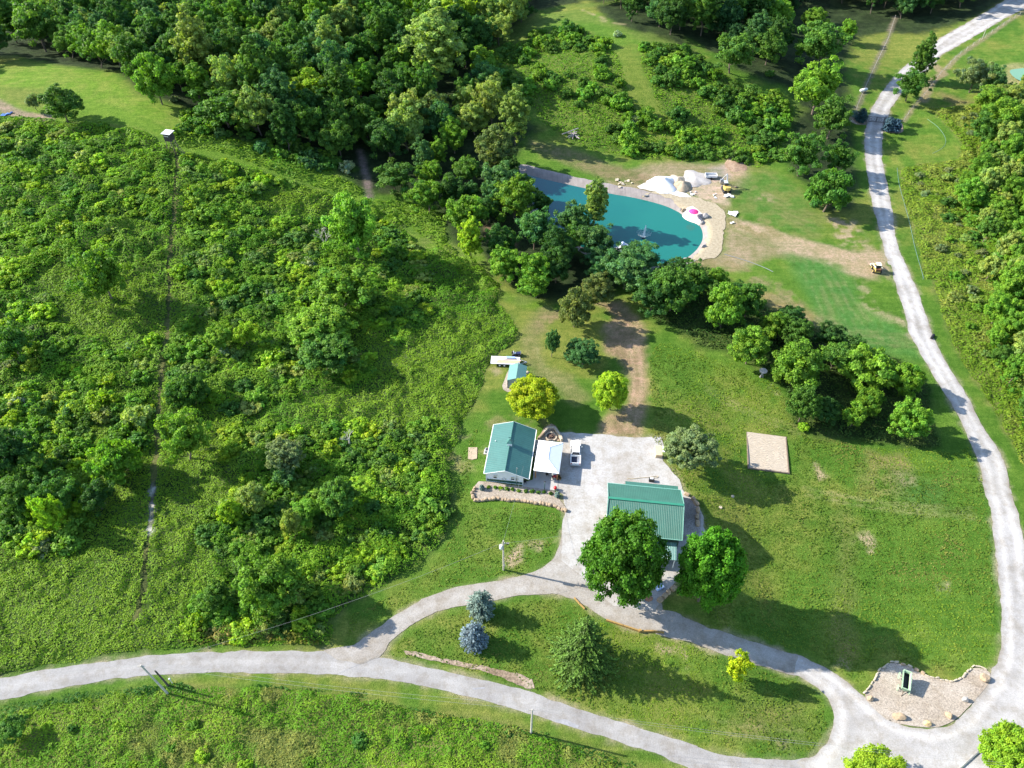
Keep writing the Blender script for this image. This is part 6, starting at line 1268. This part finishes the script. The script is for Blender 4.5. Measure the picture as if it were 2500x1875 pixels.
# wheel loader by the road
x, y = at('G 1318,135', .6); ld = thing('skid_loader', 'yellow and white wheel loader parked beside the gravel road', 'loader', (x, y, ground(x, y)), rad(-8))
MB().box((0, -.2, .85), (1.3, 2.6, .8)).build('body', YEL, ld, bevel=.06); MB().box((0, -.35, 1.65), (1.05, 1.2, .95)).build('cab', GLASS, ld, bevel=.05); MB().box((0, -.35, 2.18), (1.15, 1.3, .1)).build('cab_roof', plain('cream_paint', (.70, .66, .50), .5), ld, bevel=.03); MB().box((0, -1.35, 1.1), (1.2, .5, .6)).build('engine_cover', plain('brown_grille', (.14, .06, .03), .6), ld)
for s_ in (-1, 1):
    MB().cyl((s_ * .78, -1.3, 1.75), (s_ * .74, 1.2, 1.0), .12, .1, 6).cyl((s_ * .74, 1.2, 1.0), (s_ * .7, 1.6, .45), .1, .1, 6).build('lift_arm', plain('cream_arm', (.74, .70, .55), .5), ld)
    for y_ in (-.95, .65):
        wh = MB().cyl((s_ * .68, y_, .45), (s_ * 1.0, y_, .45), .46, n=16).build('wheel', RUB, ld); MB().cyl((s_ * .9, y_, .45), (s_ * 1.02, y_, .45), .22, n=10).build('rim', YEL, wh)
MB().sidex([(1.5, .2), (2.4, .1), (2.45, .18), (1.75, .3), (1.6, 1.0), (1.45, 1.0)], -1.05, 1.05).build('bucket', plain('cream_bucket', (.66, .62, .52), .5, var=.15), ld)

# timber stack at the yard edge, hose and box behind the garage, tarp between maples
x, y = at('F 1970,1228', .4); st = thing('timber_stack', 'strapped stack of fresh yellow timber by the grey-green tree', 'timber stack', (x, y, ground(x, y) + .06), rad(-3))
for k in range(4): MB().box((0, 0, .14 + .2 * k), (1.25, 2.4, .17)).build('board_layer', PLANK, st)
MB().box((.95, .4, .4), (.5, 1.7, .75)).build('wrapped_bundle', PLASTIC, st, bevel=.06)
x, y = at('g 790,300', .3); o = thing('generator', 'white topped dark box behind the garage rear roof', 'generator', (x, y, ground(x, y) + .06), -.1); MB().box((0, 0, .35), (1.0, .6, .6)).build('casing', DARK, o, bevel=.03); MB().box((0, .1, .68), (.6, .4, .08)).build('top_panel', PLASTIC, o)
ln = smooth(GP('g 545,285 600,290 680,278 760,275 830,262 860,262 855,278 800,280'), 2); b = MB(); b.tube([Vector((a, b_, ground(a, b_) + .11)) for a, b_ in ln], .06, 5); o = b.build('garden_hose', plain('tan_hose', (.46, .38, .24), .6), None); tag(o, 'tan hose lying in loops behind the garage', 'hose')
x, y = at('g 868,1385', .2); r = random.Random(4); b = MB()
for k in range(8): b.add([(r.uniform(-.9, .9), r.uniform(-.9, .9), r.uniform(.1, .6)) for _ in range(4)], [(0, 1, 2, 3)])
o = MB().box((0, 0, .25), (1.5, 1.0, .4), .5).box((.2, .5, .4), (.9, .6, .3), .2).build('tarp_bundle', plain('blue_white_tarp', (.35, .45, .70), .5, var=.6, scale=6), None, bevel=.08); o.location = (x, y, ground(x, y) + .05); tag(o, 'blue and white tarp bundle in the shade between the maples', 'tarp')
o = MB().box((0, 0, .25), (1.7, .45, .12)).box((-.6, 0, .1), (.15, .4, .25)).box((.6, 0, .1), (.15, .4, .25)).build('bench', CONC, None); x, y = at('g 670,1505'); o.location = (x, y, ground(x, y) + .06); tag(o, 'low grey bench in the maple shade beside the driveway', 'bench')
x, y = at('g 760,1505'); rock('boulder', x, y, (1.5, 1.0, .7), 91, plain('brown_stone', (.28, .15, .09), .9, var=.3), 'brown boulder beside the grey bench')
# curb line at the lower right road
a, b_ = GP('J 1825,1655 1930,1560'); o = MB().box((0, 0, .08), (float(np.linalg.norm(b_ - a)) * 1.3, .16, .22), math.atan2(*(b_ - a)[::-1])).build('curb', STEEL, None); m_ = (a + b_) / 2; o.location = (m_[0], m_[1], ground(*m_) + .05); tag(o, 'straight grey curb beam at the lower right of the gravel', 'curb')
# dead tree
def deadtree(s_, h, label):
    x, y = at(s_); r = random.Random(int(x)); o = thing('dead_tree', label, 'tree', (x, y, ground(x, y))); pal = plain('bleached_wood', (.48, .44, .38), .9, var=.15)
    MB().cyl((0, 0, -.2), (.2, 0, h * .5), .2, .13, 7).build('trunk', pal, o); b = MB()
    def br(p_, d, l, rr, lv):
        q = p_ + d * l; b.cyl(p_, q, rr, rr * .5, 5)
        if lv:
            for _ in range(3): br(q, (d + Vector((r.uniform(-.8, .8), r.uniform(-.8, .8), r.uniform(-.1, .5)))).normalized(), l * .66, rr * .55, lv - 1)
    for _ in range(4): br(Vector((.2, 0, h * .5)), Vector((r.uniform(-.9, .9), r.uniform(-.9, .9), .8)).normalized(), h * .26, .09, 3)
    b.build('branches', pal, o)
deadtree('A 1945,1520', 7, 'bleached dead tree with bare forked branches in the thicket'); deadtree('F 130,1190', 3.5, 'small dead tree tangled in weeds at the thicket edge')
x, y = at('B 1465,810'); r = random.Random(3); b = MB()
for k in range(16): a = r.uniform(0, 6.28); l = r.uniform(1, 2.6); b.cyl((math.cos(a) * l, math.sin(a) * l, .15 + .12 * r.random()), (-math.cos(a) * l * .5, -math.sin(a) * l * .5, .3 + r.random() * .9), .09, n=5)
b.cyl((-3.5, -.4, .8), (1.5, 2.2, 1.4), .14, n=6); o = b.build('brush_pile', plain('grey_wood', (.34, .30, .29), .9, var=.3), None); o.location = (x, y, ground(x, y)); tag(o, 'pile of bleached logs and branches on the hillside above the pond', 'brush pile')
for s_, l_ in (('D 460,1660', ''), ('J 388,107', 'small pale utility lid in the lawn right of the garage'), ('J 460,42', 'small pale lid in the tree shadow on the lawn')):
    if l_: x, y = at(s_); o = MB().cyl((0, 0, 0), (0, 0, .12), .3, n=12).build('ground_lid', STONEP, None); o.location = (x, y, ground(x, y)); tag(o, l_, 'lid')
x, y = at('G 1648,548'); o = MB().cyl((-.6, 0, .25), (.9, 0, .25), .3, n=12).build('culvert_pipe', IRON, None); o.location = (x, y, ground(x, y)); o.rotation_euler = (0, 0, .9); tag(o, 'dark culvert pipe end at the right edge of the gravel road', 'pipe')
ln = GP('D 1620,710 1690,760 1735,830 1720,880 1650,915'); b = MB(); b.tube([Vector((a, b_, ground(a, b_) + .05)) for a, b_ in smooth(ln, 2)], .035, 4); o = b.build('silt_sock', plain('blue_hose', (.16, .27, .25), .6), None); tag(o, 'thin blue hose curving over the lawn right of the gate', 'hose')
ln = GP('D 1440,1000 1450,1100 1480,1200 1520,1350 1545,1480 1600,1659 G 1590,200'); b = MB(); b.tube([Vector((a, b_, ground(a, b_) + .05)) for a, b_ in smooth(ln, 2)], .035, 4); o = b.build('silt_sock', plain('blue_hose2', (.16, .27, .25), .6), None); tag(o, 'thin blue hose lying along the verge right of the white road', 'hose')
ln = GP('D 410,1515 600,1560 700,1600 G 1000,170'); ln = GP('D 410,1515 530,1550 640,1590 700,1620'); b = MB(); b.tube([Vector((a, b_, ground(a, b_) + .08)) for a, b_ in smooth(ln, 2)], .07, 4); o = b.build('water_pipe', plain('blue_grey_pipe', (.20, .22, .24), .5), None); tag(o, 'blue-grey pipe lying across the bare ground right of the pond', 'pipe')
